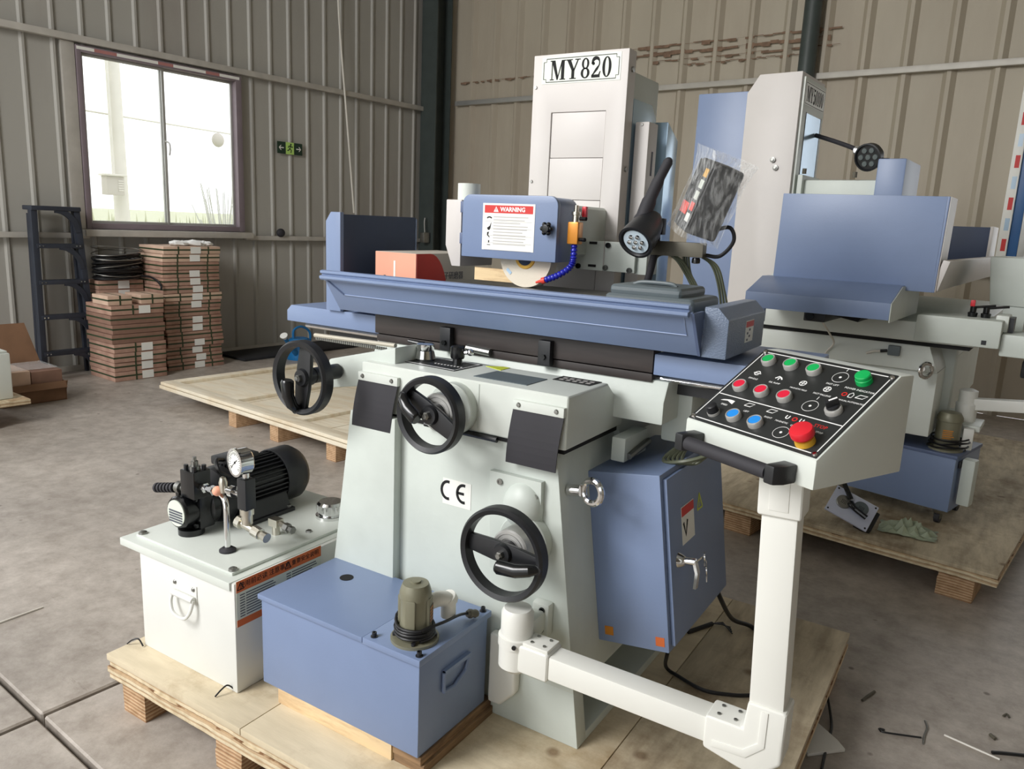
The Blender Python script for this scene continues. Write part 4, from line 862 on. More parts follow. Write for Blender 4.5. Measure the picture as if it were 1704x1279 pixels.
# handwheels: axis along -y
def handwheel(c, r, ang, hub_d, dial, boss):
    x, y, z = c
    rim = MB().lathe([(r-.018, -.016), (r-.006, -.021), (r, -.013), (r, .016), (r-.006, .021), (r-.019, .016)], (x, y, z), (0, 1, 0), 64, closed=True).build('handwheel', 'black_plastic', g)
    D = T(x, y, z) @ RY(-ang)
    mb = MB(D); mb.prism([(-r+.008, -.022), (-.03, -.028), (.03, -.028), (r-.008, -.022), (r-.008, .022), (.03, .028), (-.03, .028), (-r+.008, .022)], 'y', .0, .014); mb.build('spoke', 'black_plastic', rim, bevel=.003)
    MB().lathe([(0, -.010), (.024, -.010), (.028, -.002), (.028, .03), (0, .03)], (x, y, z), (0, 1, 0), 24).build('hub', 'black_plastic', rim)
    MB().lathe([(0, -.026), (.007, -.026), (.009, -.023), (.011, -.021), (.011, -.010), (0, -.010)], (x, y, z), (0, 1, 0), 6).build('hub_nut', 'dull_steel', rim)
    mb = MB(D); mb.tube([(r-.014, -.012, 0), (r-.03, -.030, hub_d*.1), (.5*r, -.036, hub_d*.7), (.014, -.038, hub_d), (.008, -.038, hub_d)], [.012, .0165, .0185, .020, .016], 16); mb.build('crank_handle', 'black_gloss', rim)
    mb = MB(D); mb.lathe([(0, 0), (.013, 0), (.013, .016), (.006, .018), (0, .018)], (r-.014, -.004, 0), (0, -1, 0), 14); mb.build('handle_pivot', 'black_gloss', rim)
    if dial:
        MB().lathe([(0, 0), (.050, 0), (.054, .004), (.054, dial), (0, dial)], (x, y+.03, z), (0, 1, 0), 40).build('dial', 'ring_silver', rim)
        mb = MB()
        for rr in (.030, .042): mb.lathe([(rr, -.0008), (rr+.0012, -.0008), (rr+.0012, .0002), (rr, .0002)], (x, y+.03, z), (0, 1, 0), 40, closed=True)
        mb.build('dial_groove', 'dull_steel', rim)
        MB().lathe([(.05, dial-.035), (.071, dial-.035), (.074, dial-.032), (.074, dial), (.05, dial)], (x, y+.03, z), (0, 1, 0), 48).build('dial_ring', 'mint_cast', rim)
    if boss: MB().lathe([(0, 0), (.020, 0), (.022, .02), (.024, .022), (.024, boss), (0, boss)], (x, y+.02, z), (0, 1, 0), 20).build('shaft_boss', 'black_plastic', rim)
    return rim
handwheel((-1.245, 1.60, 1.087), .1055, 152, .012, .09, 0)
handwheel((-.996, 1.60, .757), .1275, -4, -.018, .10, 0)
handwheel((-1.731, 1.60, 1.120), .113, -98, -.022, 0, .125)
# splash tray with its front sheet, ends and guards
tr = MB()
tr.prism([(1.885, 1.398), (1.965, 1.280), (2.40, 1.280), (2.40, 1.30), (1.975, 1.30), (1.895, 1.402)], 'x', -1.935, -.645)
tray = tr.build('splash_tray', 'blue_paint', g, bevel=.002)
MB().prism([(1.878, 1.386), (1.872, 1.392), (1.872, 1.400), (1.884, 1.403), (1.884, 1.406), (1.876, 1.409), (1.876, 1.417), (1.886, 1.420), (1.902, 1.412), (1.902, 1.392)], 'x', -1.94, -.652).build('tray_lip', 'blue_paint', tray, bevel=.0015)
# pressed panel outline on the front sheet; its shade and glint are painted lines
def on_sheet(x, f, off=.0012):     # f 0 at the lip, 1 at the bottom edge
    y = 1.885+.08*f; z = 1.398-.118*f; n = Vector((0, -.118, -.08)).normalized()
    return (x, y+n.y*off, z+n.z*off)
mb = MB(); A1, A2 = -1.905, -.668
mb.tube([on_sheet(A1-.02, .08), on_sheet(A1+.03, .50)], .0032, 6); mb.build('pressed_edge', 'blue_dark', tray); mb = MB(); mb.tube([on_sheet(A1+.03, .50), on_sheet(A2, .52), on_sheet(A2, .10)], .0014, 6); mb.build('pressed_edge', 'blue_glint', tray)
MB().prism([on_sheet(-.645, 0)[1:], on_sheet(-.645, 1)[1:], (1.966, 1.398)], 'x', -.648, -.640).build('tray_gusset', 'blue_dark', tray, smooth=False)  # darker blue paints the shade on the tray's right side
eg = MB().prism([(-.640, 1.278), (-.574, 1.278), (-.574, 1.380), (-.604, 1.410), (-.640, 1.410)], 'y', 1.966, 2.32).build('end_guard', 'blue_hammer', g, bevel=.003)
st = plate('warning_sticker', .075, .060, SIDE(-.574, 2.165, 1.336), 'label_white', eg); plate('sticker_band', .073, .016, SIDE(-.5727, 2.165, 1.356), 'print_red', eg, .0005)
mb = MB(SIDE(-.5727, 2.165, 1.328))
for k in range(4): mb.box(-.024+.02*(k % 2), -.012+.02*(k % 2), -.018+.009*k, -.012+.009*k, 0, .0005)
mb.build('fine_print', 'ink_dark_grey', eg, smooth=False)
lg = MB().prism([(-2.038, 1.267), (-1.968, 1.267), (-1.968, 1.612), (-2.014, 1.612), (-2.038, 1.580)], 'y', 2.0, 2.018); lg.box(-2.038, -2.03, 2.018, 2.42, 1.267, 1.58); lg.box(-2.038, -1.968, 2.405, 2.42, 1.267, 1.60)
lg = lg.build('end_guard', 'blue_paint', g, bevel=.003)
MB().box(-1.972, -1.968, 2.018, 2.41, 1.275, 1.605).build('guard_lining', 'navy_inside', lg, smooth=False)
MB().box(-1.965, -.645, 2.40, 2.415, 1.27, 1.36).build('tray_back', 'blue_paint', tray, bevel=.002)
MB().box(-1.80, -.78, 2.08, 2.30, 1.30, 1.355).build('work_table', 'dull_steel', g, bevel=.002)
ch = MB().box(-1.60, -.98, 2.09, 2.29, 1.355, 1.398).build('magnetic_chuck', 'dull_steel', g, bevel=.002)
# wheel guard, grinding wheel
def rounded(x0, x1, z0, z1, r):
    return [(x0, z0), (x1, z0), (x1, z1-r)]+[(x1-r+r*math.cos(R(a)), z1-r+r*math.sin(R(a))) for a in range(15, 90, 15)]+[(x1-r, z1), (x0+r, z1)]+[(x0+r+r*math.cos(R(a)), z1-r+r*math.sin(R(a))) for a in range(105, 180, 15)]+[(x0, z1-r)]
wg = MB().prism(rounded(-1.520, -1.165, 1.487, 1.686, .03), 'y', 2.10, 2.118); wg.prism(rounded(-1.516, -1.169, 1.487, 1.683, .03), 'y', 2.120, 2.235)
wg = wg.build('wheel_guard', 'blue_paint', g, bevel=.004)
for z in (1.545, 1.645): MB().box(-1.529, -1.518, 2.10, 2.125, z-.018, z+.018).build('hinge', 'blue_dark', wg, bevel=.002)
mb = MB()
mb.lathe([(0, -.028), (.012, -.026), (.014, -.018), (.014, -.008), (.007, -.006), (.007, .004), (0, .004)], (-1.192, 2.098, 1.588), (0, 1, 0), 20)
for k in range(6): a = k/6*6.283; mb.sphere((-1.192+.0145*math.cos(a), 2.083, 1.588+.0145*math.sin(a)), .0075, (1, 1.2, 1), 10, 6)
mb.build('star_knob', 'black_gloss', wg)
WL = FRONT(-1.341, 2.10, 1.5865)
wl = plate('warning_label', .194, .146, WL, 'label_white', wg)
plate('label_band', .180, .024, WL @ T(0, .055, .0012), 'print_red', wg, .0005)
text('WARNING', .019, WL @ T(.016, .0545, .0018), 'print_white', wg, 'lettering', bold=.0006)
MB(WL @ T(-.046, .0545, .0018)).prism([(-.0095, -.008), (.0095, -.008), (0, .009)], 'z', 0, .0004).build('warning_triangle', 'print_white', wg, smooth=False)
MB(WL @ T(-.046, .0545, .0023)).box(-.001, .001, -.004, .004, 0, .0003).build('exclamation', 'print_red', wg, smooth=False)
mb = MB(WL @ T(0, 0, .0013))
for k in range(5): mb.box(-.088, .088, .017-.0225*k, .0178-.0225*k, 0, .0003)
for k in range(10): mb.box(-.055, .075-random.uniform(0, .03), .031-.0094*k-.001, .031-.0094*k+.0012, 0, .0003)
mb.build('fine_print', 'ink_grey', wg, smooth=False)
mb = MB(WL @ T(-.071, 0, .0013))
strip2d(mb, arc(0, .024, .009, 20, 160, 8, .006), .004); mb.prism([(-.008, -.004), (.002, .002), (.008, .014), (.005, -.004), (.002, -.010), (-.004, -.011)], 'z', 0, .0005); mb.prism([(-.007, -.018), (.0, -.016), (-.003, -.026), (.004, -.033), (.001, -.034), (-.007, -.027)], 'z', 0, .0005); mb.box(-.002, .002, -.050, -.043, 0, .0005); mb.box(-.006, .006, -.058, -.056, 0, .0005)
mb.build('pictogram', 'ink', wg, smooth=False)
gw = MB().lathe([(.034, 2.150), (.096, 2.150), (.0965, 2.152), (.0965, 2.190), (.034, 2.190)], (-1.302, 0, 1.4955), (0, 1, 0), 64, closed=True).build('grinding_wheel', 'grinding_white', g)
MB().lathe([(.027, 2.146), (.036, 2.146), (.038, 2.149), (.038, 2.19), (.027, 2.19)], (-1.302, 0, 1.4955), (0, 1, 0), 40, closed=True).build('wheel_flange', 'yellow', gw)
MB().lathe([(0, 2.140), (.015, 2.140), (.028, 2.147), (.028, 2.19), (0, 2.19)], (-1.302, 0, 1.4955), (0, 1, 0), 32).build('wheel_hub', 'navy_inside', gw)
mb = MB(T(-1.362, 2.1492, 1.447) @ RX(90) @ RZ(-42)); mb.box(-.011, .011, -.005, .005, 0, .0005); mb.build('wheel_sticker', 'blue_pale', gw, smooth=False)
hd = MB().prism([(-1.505, 1.50), (-1.18, 1.50), (-1.18, 1.665), (-1.505, 1.665)], 'y', 2.235, 2.50).build('wheel_head', 'mint_cast', g, bevel=.02, seg=3)
# dust hood at the left of the guard
dh = MB().prism([(-1.5295, 1.452), (-1.5295, 1.668), (-1.592, 1.668), (-1.592, 1.520), (-1.565, 1.452)], 'y', 2.108, 2.30).build('dust_hood', 'grey_white', g, bevel=.003)
MB().lathe([(.036, 0), (.038, 0), (.038, .055), (.036, .055)], (-1.556, 2.185, 1.668), n=32, closed=True).build('dust_spigot', 'mint_paint', dh)
# coolant valve and articulated hose
vx, vy = -1.128, 2.15
cv = MB().box(vx-.018, vx+.018, vy-.018, vy+.018, 1.545, 1.612).build('coolant_valve', 'amber', g, bevel=.004)
MB().lathe([(0, 0), (.011, 0), (.011, .02), (.014, .021), (.014, .03), (.007, .031), (.007, .05), (0, .05)], (vx, vy, 1.612), n=12).build('hose_tail', 'zinc', cv)
for z in (1.56, 1.622): MB().cyl((vx+.017, vy-.005, z), (vx+.04, vy-.01, z), .006, n=10).build('valve_lever', 'black_gloss', cv)
MB().box(vx+.005, vx+.02, vy+.025, vy+.04, 1.625, 1.66).build('valve_handle', 'red', cv, bevel=.004)
hs = catmull([(vx, vy, 1.545), (vx, vy-.002, 1.50), (vx-.004, vy-.012, 1.475), (vx-.04, vy-.02, 1.448), (vx-.085, vy-.02, 1.430)], 4)
for k in range(0, len(hs)-1):
    p, q = hs[k], hs[k+1]; d = (q-p)
    s = MB().lathe([(0, 0), (.007, 0), (.0105, d.length*.45), (.0105, d.length*.7), (.007, d.length*.98), (0, d.length*.98)], p, d, 12).build('hose_link', 'hose_blue', cv)
MB().lathe([(0, 0), (.010, 0), (.0105, .012), (.006, .014), (.0035, .035), (0, .035)], hs[-1], (-.9, 0, -.28), 12).build('nozzle', 'hose_red', cv)
# column
cb = MB().prism([(-1.47, 2.53), (-1.15, 2.53), (-1.15, 2.78), (-1.47, 2.78)], 'z', 1.0, 2.12).build('column', 'mint_cast', g, bevel=.01)
fp = MB()
X0, X1, ZT = -1.497, -1.135, 2.176
fp.prism([(X0, 1.28), (X0, ZT), (X1, ZT), (X1, 1.28), (-1.207, 1.28), (-1.207, 1.984), (-1.418, 1.984), (-1.418, 1.28)], 'y', 2.470, 2.53)
fp = fp.build('column_front', 'grey_white', g, bevel=.003)
for z0, z1, d in ((1.832, 1.984, .005), (1.69, 1.831, .0035), (1.30, 1.689, .002)): MB().box(-1.416, -1.209, 2.470+d, 2.515, z0, z1-.001).build('sliding_cover', 'grey_white', fp, bevel=.001)
MB().box(-1.416, -1.411, 2.476, 2.479, 1.69, 1.984).build('cover_gap', 'ink', fp, smooth=False)
for z in (2.10, 1.78): 
    MB().lathe([(0, 0), (.006, 0), (.005, .004), (0, .004)], (X0+.012, 2.470, z-.03), (0, -1, 0), 10).build('screw', 'dull_steel', fp)
    MB().lathe([(0, 0), (.009, 0), (.009, .006), (0, .007)], (X1, 2.50, z+.015), (1, 0, 0), 12).build('screw', 'dull_steel', fp)
NP = FRONT(-1.312, 2.470, 2.123)
npl = plate('name_plate', .30, .088, NP, 'label_silver', fp)
mb = MB(NP @ T(0, 0, .0013)); a, b, c = .143, .038, .010
for p in ([(-a+c, b), (a-c, b)], [(-a+c, -b), (a-c, -b)], [(-a, -b+c), (-a, b-c)], [(a, -b+c), (a, b-c)]): strip2d(mb, p, .0022, 0, .0004)
for sx in (-1, 1):
    for sy in (-1, 1): strip2d(mb, [(sx*(a-c), sy*b), (sx*(a-c), sy*(b-c)), (sx*a, sy*(b-c))], .0018, 0, .0004)
mb.build('plate_border', 'ink', fp, smooth=False)
serif('MY820', .064, NP @ T(0, 0, .0013) @ Matrix.Diagonal((1.08, 1, 1, 1)), fp)
# sheet painting the reflection on the column side, lead screw cover and rear cover
MB().prism([(2.54, 1.05), (2.54, 2.03), (2.70, 2.03), (2.745, 1.985), (2.745, 1.05)], 'x', -1.150, -1.138).build('side_reflection', 'blue_sheen', g, bevel=.002)
MB().prism([(2.79, 1.0), (2.79, 1.985), (2.90, 1.93), (2.90, 1.0)], 'x', -1.30, -1.108).build('rear_cover', 'blue_sheen', g, bevel=.004)
sc = MB().box(-1.130, -1.078, 2.545, 2.625, 1.30, 1.955).build('screw_cover', 'grey_white', g, bevel=.006)
MB().box(-1.0778, -1.0765, 2.58, 2.592, 1.78, 1.86).build('cover_slot', 'ink_dark_grey', sc, smooth=False)
for z in (1.945,): MB().lathe([(0, 0), (.005, 0), (.004, .003), (0, .003)], (-1.104, 2.545, z), (0, -1, 0), 10).build('screw', 'dull_steel', sc)
# flat bracket plate right of the wheel head
bp_ = MB().box(-1.222, -1.004, 2.335, 2.352, 1.459, 1.555).build('bracket_plate', 'mint_cast', g, bevel=.003)
MB().box(-1.116, -1.112, 2.3335, 2.335, 1.459, 1.555).build('plate_seam', 'ink_grey', bp_, smooth=False)
MB().box(-1.010, -.97, 2.352, 2.44, 1.455, 1.552).build('bracket_return', 'mint_cast', bp_, bevel=.003)
for x, z in ((-1.205, 1.545), (-1.205, 1.470), (-1.10, 1.543), (-1.105, 1.470), (-1.02, 1.467)): MB().lathe([(0, 0), (.009, 0), (.009, .007), (.005, .007), (.005, .004), (0, .004)], (x, 2.335, z), (0, -1, 0), 12).build('cap_screw', 'black_gloss', bp_)
for x, z in ((-1.155, 1.548), (-1.155, 1.474)): MB().box(x-.014, x+.014, 2.3325, 2.335, z-.004, z+.004).build('slot', 'ink', bp_, smooth=False)
# electrical cabinet, hung on the flared side of the base
CM = T(-.841, 1.90, .425) @ RY(-8.2)
W_, D_, H_ = .216, .50, .505
cbx = MB(CM).box(0, W_, 0, D_, 0, H_).build('electrical_cabinet', 'blue_paint', g, bevel=.004)
dr = MB(CM).box(W_+.0005, W_+.012, .018, D_-.015, .015, H_-.015).build('cabinet_door', 'blue_paint', cbx, bevel=.003)
lm = frame(CM @ Vector((W_+.0125, .075, .245)), CM.to_3x3() @ Vector((0, 1, 0)), CM.to_3x3() @ Vector((0, 0, 1)))
mb = MB(lm); mb.lathe([(0, 0), (.022, 0), (.016, .014), (.011, .02), (.011, .048), (0, .048)], (0, 0, 0), (0, 0, 1), 20); mb.tube([(0, .004, .046), (0, -.03, .052), (0, -.075, .044)], .007, sq=(.010, .004)); mb.build('door_lock', 'chrome', cbx)
mb = MB(lm); mb.lathe([(0, 0), (.013, 0), (.013, .004), (0, .004)], (.05, .0, .055), (.3, 0, 1), 14); mb.cyl((.0, 0, .048), (.05, 0, .055), .003, n=8); mb.tube([(.05+.009*math.cos(a/12*6.28), -.02+.009*math.sin(a/12*6.28), .058) for a in range(12)], .0015, 6, closed=True); mb.lathe([(0, 0), (.014, 0), (.014, .003), (0, .003)], (.054, -.04, .058), (.3, 0, 1), 14); mb.box(.05, .056, -.075, -.05, .058, .060); mb.build('key', 'chrome', cbx)
sm = lm @ T(.085, .085, .0); plate('warning_label', .10, .11, sm, 'label_white', cbx); plate('label_band', .098, .026, sm @ T(0, .04, .0012), 'print_red', cbx, .0005)
mb = MB(sm @ T(-.02, -.012, .0013)); strip2d(mb, [(-.018, .02), (-.002, -.02), (.014, .022)], .010); mb.build('pictogram', 'ink', cbx, smooth=False)
mb = MB(lm @ T(.19, .115, 0))
for a, b in (((-.022, -.02), (0, .026)), ((0, .026), (.022, -.02)), ((.022, -.02), (-.022, -.02))): strip2d(mb, [a, b], .006)
strip2d(mb, [(.003, .012), (-.004, 0), (.004, 0), (-.003, -.014)], .003); mb.build('warning_triangle', 'yellow_sticker', cbx, smooth=False)
FM = frame(CM @ Vector((0, 0, 0)), CM.to_3x3() @ Vector((1, 0, 0)), CM.to_3x3() @ Vector((0, 0, 1)))
plate('sticker', .026, .026, FM @ T(.036, .035, 0), 'amber', cbx); s2 = plate('sticker', .026, .026, FM @ T(W_-.025, .03, 0), 'orange', cbx)
# cables on top of the cabinet
mb = MB(); zc = .97
for k in range(5):
    o = .010*k; mb.tube(catmull([(-.62-o*.3, 2.30+o, 1.15), (-.70+o*.2, 2.16+o, 1.02+o*.3), (-.75+o, 2.06+o, .955), (-.69+o, 2.02+o*.4, .967), (-.62, 2.05+o*.8, .995), (-.55-o*.3, 2.16+o, 1.05), (-.47, 2.25+o, 1.10)], 6), .0055, 6)
mb.build('cabinet_cables', 'cable_olive', cbx)
mb = MB(); mb.tube(catmull([(-.745, 2.2, 1.17), (-.745, 2.19, 1.05), (-.74, 2.17, .95)], 6), .012, 8); mb.build('cable_conduit', 'cable_black', cbx)
MB().box(-.872, -.83, 1.96, 2.12, .95, 1.02).build('junction_box', 'mint_cast', base, bevel=.004); MB().tube([(-.825, 1.98, .965), (-.82, 2.11, .985)], .010, 8).build('junction_pipe', 'dull_steel', base)
# arm bracket, knuckle, arm, post
br = MB().box(-.958, -.905, 1.70, YB, .500, .595).build('arm_bracket', 'mint_paint', g, bevel=.008)
MB().box(-.98, -.915, 1.63, 1.71, .515, .575).build('bracket_neck', 'mint_paint', br, bevel=.01)
for z in (.520, .576): MB().lathe([(0, 0), (.009, 0), (.009, .002), (.005, .002), (.005, 0), (0, 0)], (-.925, 1.6995, z), (0, -1, 0), 12).build('cap_screw', 'black_gloss', br)
kx, ky = -.952, 1.617
kn = MB().lathe([(0, .435), (.030, .435), (.046, .45), (.046, .508), (.049, .510), (.049, .536), (.043, .538), (.043, .60), (.036, .612), (0, .614)], (kx, ky, 0), n=36).build('arm_knuckle', 'pvc_white', g)
MB().lathe([(0, 0), (.006, 0), (.006, .004), (0, .004)], (kx+.02, ky-.045, .523), (.3, -1, 0), 10).build('knuckle_screw', 'black_gloss', kn)
cl = MB().box(-.925, -.835, 1.578, 1.657, .452, .530).build('arm_socket', 'pvc_white', g, bevel=.010, seg=3)
MB().box(-.915, -.84, 1.585, 1.65, .529, .538).build('socket_pad', 'pvc_white', cl, bevel=.003)
for x in (-.895, -.858):
    for y in (1.600, 1.636): MB().lathe([(0, 0), (.0045, 0), (.0045, .003), (0, .003)], (x, y, .538), n=8).build('screw', 'dull_steel', cl)
MB().box(-.84, -.38, 1.585, 1.650, .459, .523).build('swing_arm', 'pvc_white', g, bevel=.006)
eb_ = MB().prism([(-.425, .450), (-.425, .532), (-.342, .532), (-.336, .60), (-.252, .60), (-.252, .475), (-.300, .425), (-.345, .432)][::-1], 'y', 1.578, 1.657).build('arm_elbow', 'pvc_white', g, bevel=.009, seg=3)
MB().prism([(-.405, .462), (-.405, .478), (-.335, .484), (-.305, .512), (-.305, .59), (-.29, .59), (-.29, .505), (-.328, .466)], 'y', 1.5755, 1.579).build('elbow_rib', 'pvc_white', eb_, bevel=.001)
for x in (-.40, -.362):
    for y in (1.600, 1.636): MB().lathe([(0, 0), (.0045, 0), (.0045, .003), (0, .003)], (x, y, .532), n=8).build('screw', 'dull_steel', eb_)
pz0 = T(-.297, 1.617, .59) @ RY(-2.6)
MB(pz0).box(-.038, .036, -.032, .032, 0, .50).build('pendant_post', 'pvc_white', g, bevel=.005)
cl2 = MB(pz0).box(-.046, .044, -.040, .040, .44, .555).build('post_collar', 'pvc_white', g, bevel=.008, seg=3)
MB(pz0).box(-.022, .018, -.0415, -.039, .455, .535).build('collar_rib', 'pvc_white', cl2, bevel=.001)
# control pendant
Q = T(-.243, 1.48, 1.133) @ RZ(-26.1)
w_, d_, hf, hb = .341, .278, .059, .204
pn = MB(Q).prism([(0, 0), (0, hf), (d_-.045, hb), (d_, hb), (d_, 0)], 'x', -w_, 0).build('control_pendant', 'mint_paint', g, bevel=.004)
sl = Vector((0, d_-.045, hb-hf)); SL = sl.length
PF = Q @ frame((-w_, 0, hf), (1, 0, 0), sl)      # u to the right, v up the slope
plate_ = MB(PF).box(.004, w_-.004, .004, SL-.002, 0, .0025).build('control_plate', 'panel_black', pn, bevel=.001)
PF = PF @ T(0, 0, .0026)
quad_px = None
def pv(u, v):                                    # fractions of the plate -> point
    return (u*w_, v*SL)
def printed(pts, wd, m='print_white', nm='printed_line'):
    mb = MB(PF); strip2d(mb, pts, wd, 0, .0005); return mb.build(nm, m, pn, smooth=False)
fr = .012
printed([(fr+.008, fr), (w_-fr-.008, fr)], .0022); printed([(fr+.008, SL-fr), (w_-fr-.008, SL-fr)], .0022); printed([(fr, fr+.008), (fr, SL-fr-.008)], .0022); printed([(w_-fr, fr+.008), (w_-fr, SL-fr-.008)], .0022)
for x, y in ((fr, fr), (w_-fr, fr), (fr, SL-fr), (w_-fr, SL-fr)): MB(PF).lathe([(0, 0), (.0055, 0), (.004, .003), (0, .0035)], (x, y, 0), (0, 0, 1), 12).build('screw', 'chrome', pn)
BT = {'green': [(.148, .855), (.345, .855), (.545, .855)], 'red': [(.130, .475), (.330, .475), (.535, .475)], 'blue': [(.345, .185), (.545, .185)]}
BT = PANEL['bt']
for col, lst in BT.items():
    for u, v in lst:
        x, y = pv(u, v)
        b = MB(PF).lathe([(.0128, .0), (.0165, .0), (.0165, .011), (.015, .0132), (.0134, .0132), (.0128, .012), (.0128, 0)], (x, y, 0), (0, 0, 1), 28, closed=True).build('push_button', 'ring_silver', pn)
        MB(PF).lathe([(0, 0), (.0124, 0), (.0124, .0125), (0, .0129)], (x, y, 0), (0, 0, 1), 24).build('button_cap', col+'_button', pn)
x, y = pv(*PANEL['lamp']); MB(PF).lathe([(0, 0), (.0165, 0), (.0165, .010), (.0155, .011), (.0155, .018), (.014, .020), (0, .021)], (x, y, 0), (0, 0, 1), 28).build('power_lamp', 'green_button', pn)
x, y = pv(*PANEL['sel']); MB(PF).lathe([(0, 0), (.0175, 0), (.0175, .008), (.0155, .011), (0, .011)], (x, y, 0), (0, 0, 1), 28).build('selector_switch', 'ring_silver', pn)
mb = MB(PF @ T(x, y, .011) @ RZ(-35)); mb.lathe([(0, 0), (.013, 0), (.012, .005), (0, .005)], (0, 0, 0), (0, 0, 1), 24); mb.prism([(-.005, -.012), (.005, -.012), (.005, .014), (-.005, .014)], 'z', 0, .018); mb.build('selector_knob', 'black_plastic', pn, bevel=.001); MB(PF @ T(x, y, .0292) @ RZ(-35)).box(-.002, .002, -.004, .013, 0, .0006).build('selector_mark', 'print_white', pn, smooth=False)
x, y = pv(*PANEL['pot']); MB(PF).lathe([(0, 0), (.014, 0), (.014, .006), (0, .006)], (x, y, 0), (0, 0, 1), 24).build('knob_ring', 'ring_silver', pn); MB(PF).lathe([(0, .006), (.013, .006), (.012, .022), (.009, .024), (0, .024)], (x, y, 0), (0, 0, 1), 20).build('speed_knob', 'black_plastic', pn)
x, y = pv(*PANEL['stop']); MB(PF).lathe([(0, 0), (.020, 0), (.019, .012), (0, .012)], (x, y, 0), (0, 0, 1), 28).build('stop_base', 'yellow', pn); MB(PF).lathe([(0, .012), (.015, .012), (.017, .017), (.023, .020), (.0235, .031), (.021, .035), (.012, .037), (0, .0375)], (x, y, 0), (0, 0, 1), 36).build('emergency_stop', 'estop_red', pn)
for u, v in PANEL['rings']:
    x, y = pv(u, v); mb = MB(PF); strip2d(mb, arc(x, y, .0165, 0, 360, 28), .0008, 0, .0005); mb.lathe([(0, 0), (.003, 0), (.003, .0005), (0, .0005)], (x, y, 0), (0, 0, 1), 10); strip2d(mb, [(x, y+.022), (x, y+.031)], .0014, 0, .0005) if v > .3 else None; mb.build('printed_ring', 'print_white', pn, smooth=False)
(u0, v0), (u1, v1) = PANEL['div']; printed([pv(u0, v0), pv(u1, v1)], .0022)
for s_, (u, v), sz, m in PANEL['txt']:
    x, y = pv(u, v); text(s_, sz, PF @ T(x, y, 0), m, pn, 'lettering', ext=.0003)
for kind, (u, v) in PANEL['ico']:
    x, y = pv(u, v); mb = MB(PF); m = 'print_white'
    if kind == 'swirl': strip2d(mb, arc(x, y, .0065, 20, 330, 14), .0022, 0, .0005); strip2d(mb, [(x-.010, y), (x+.010, y)], .0022, 0, .0005)
    elif kind == 'run': strip2d(mb, [(x-.009, y-.004), (x-.003, y+.004), (x+.004, y+.001), (x+.009, y-.004)], .0035, 0, .0005); strip2d(mb, [(x, y), (x, y-.007)], .003, 0, .0005)
    elif kind == 'globe': strip2d(mb, arc(x, y, .0075, 0, 360, 16), .0018, 0, .0005); strip2d(mb, [(x-.007, y), (x+.007, y+.001)], .0018, 0, .0005); strip2d(mb, [(x, y-.007), (x, y+.007)], .0018, 0, .0005)
    elif kind == 'ramp': mb.prism([(x-.018, y-.006)]+[(x-.018+.036*k/6, y-.004+.006*math.sin(k/6*2.2)) for k in range(1, 7)]+[(x+.018, y-.010), (x+.012, y-.008), (x, y-.003)], 'z', 0, .0005)
    elif kind == 'para': strip2d(mb, [(x-.011, y-.005), (x+.005, y-.005), (x+.011, y+.005), (x-.005, y+.005), (x-.011, y-.005)], .0016, 0, .0005)
    elif kind == 'ring': m = 'print_red'; strip2d(mb, arc(x, y, .0048, 0, 360, 14), .0024, 0, .0005)
    elif kind == 'hand': strip2d(mb, [(x-.004, y-.007), (x-.005, y+.002), (x, y+.008), (x+.005, y+.002), (x+.004, y-.007), (x-.004, y-.007)], .0016, 0, .0005)
    elif kind == 'magnet': strip2d(mb, [(x-.0035, y+.005)]+arc(x, y-.001, .0035, 180, 360, 8)+[(x+.0035, y+.005)], .0024, 0, .0005)
    mb.build('printed_symbol', m, pn, smooth=False)
# pendant pull handle
HB = Q @ T(-w_/2, 0, .022)
hd_ = MB(HB).cyl((-.115, -.045, 0), (.10, -.045, 0), .015, n=18).build('pull_handle', 'black_rubber', pn)
for x in (-.128, .115): MB(HB).prism([(x-.015, 0), (x+.017, 0), (x+.017, -.035), (x+.008, -.058), (x-.015, -.058)], 'z', -.019, .019).build('handle_end', 'black_plastic', pn, bevel=.005)
# work lamp
lp = MB().tube(catmull([(-.97, 2.35, 1.40), (-.945, 2.33, 1.48), (-.93, 2.32, 1.56), (-.935, 2.31, 1.64)], 6), .012, 12).build('work_lamp', 'black_rubber', g)
mb = MB(); mb.tube(catmull([(-.962, 2.25, 1.600), (-.948, 2.26, 1.66), (-.925, 2.27, 1.73), (-.892, 2.27, 1.80)], 6), [.026]*4+[.022]*5+[.018]*5+[.0145]*5, 16); mb.sphere((-.892, 2.27, 1.80), .013, n=12, m=8); mb.build('lamp_handle', 'black_rubber', lp)
LA = Vector((-.10, -.80, -.60)).normalized(); LP = Vector((-.938, 2.262, 1.609))
MB().lathe([(0, -.05), (.026, -.045), (.038, -.025), (.050, .02), (.055, .06), (.056, .085), (.049, .086), (.045, .078), (0, .078)], LP, LA, 32).build('lamp_shade', 'black_plastic', lp)
MB().lathe([(0, .079), (.041, .079), (.041, .081), (0, .082)], LP, LA, 28).build('lamp_lens', 'lens_white', lp)
u_ = LA.cross(Vector((0, 0, 1))).normalized(); v_ = LA.cross(u_)
for k in range(7):
    a = k/6*6.283; rr = 0 if k == 6 else .022; MB().lathe([(0, .082), (.0075, .082), (.006, .086), (0, .087)], LP+(u_*math.cos(a)+v_*math.sin(a))*rr, LA, 12).build('lamp_led', 'chrome', lp)
MB().box(-.930, -.905, 2.30, 2.33, 1.585, 1.635).build('lamp_clamp', 'black_plastic', lp, bevel=.004)
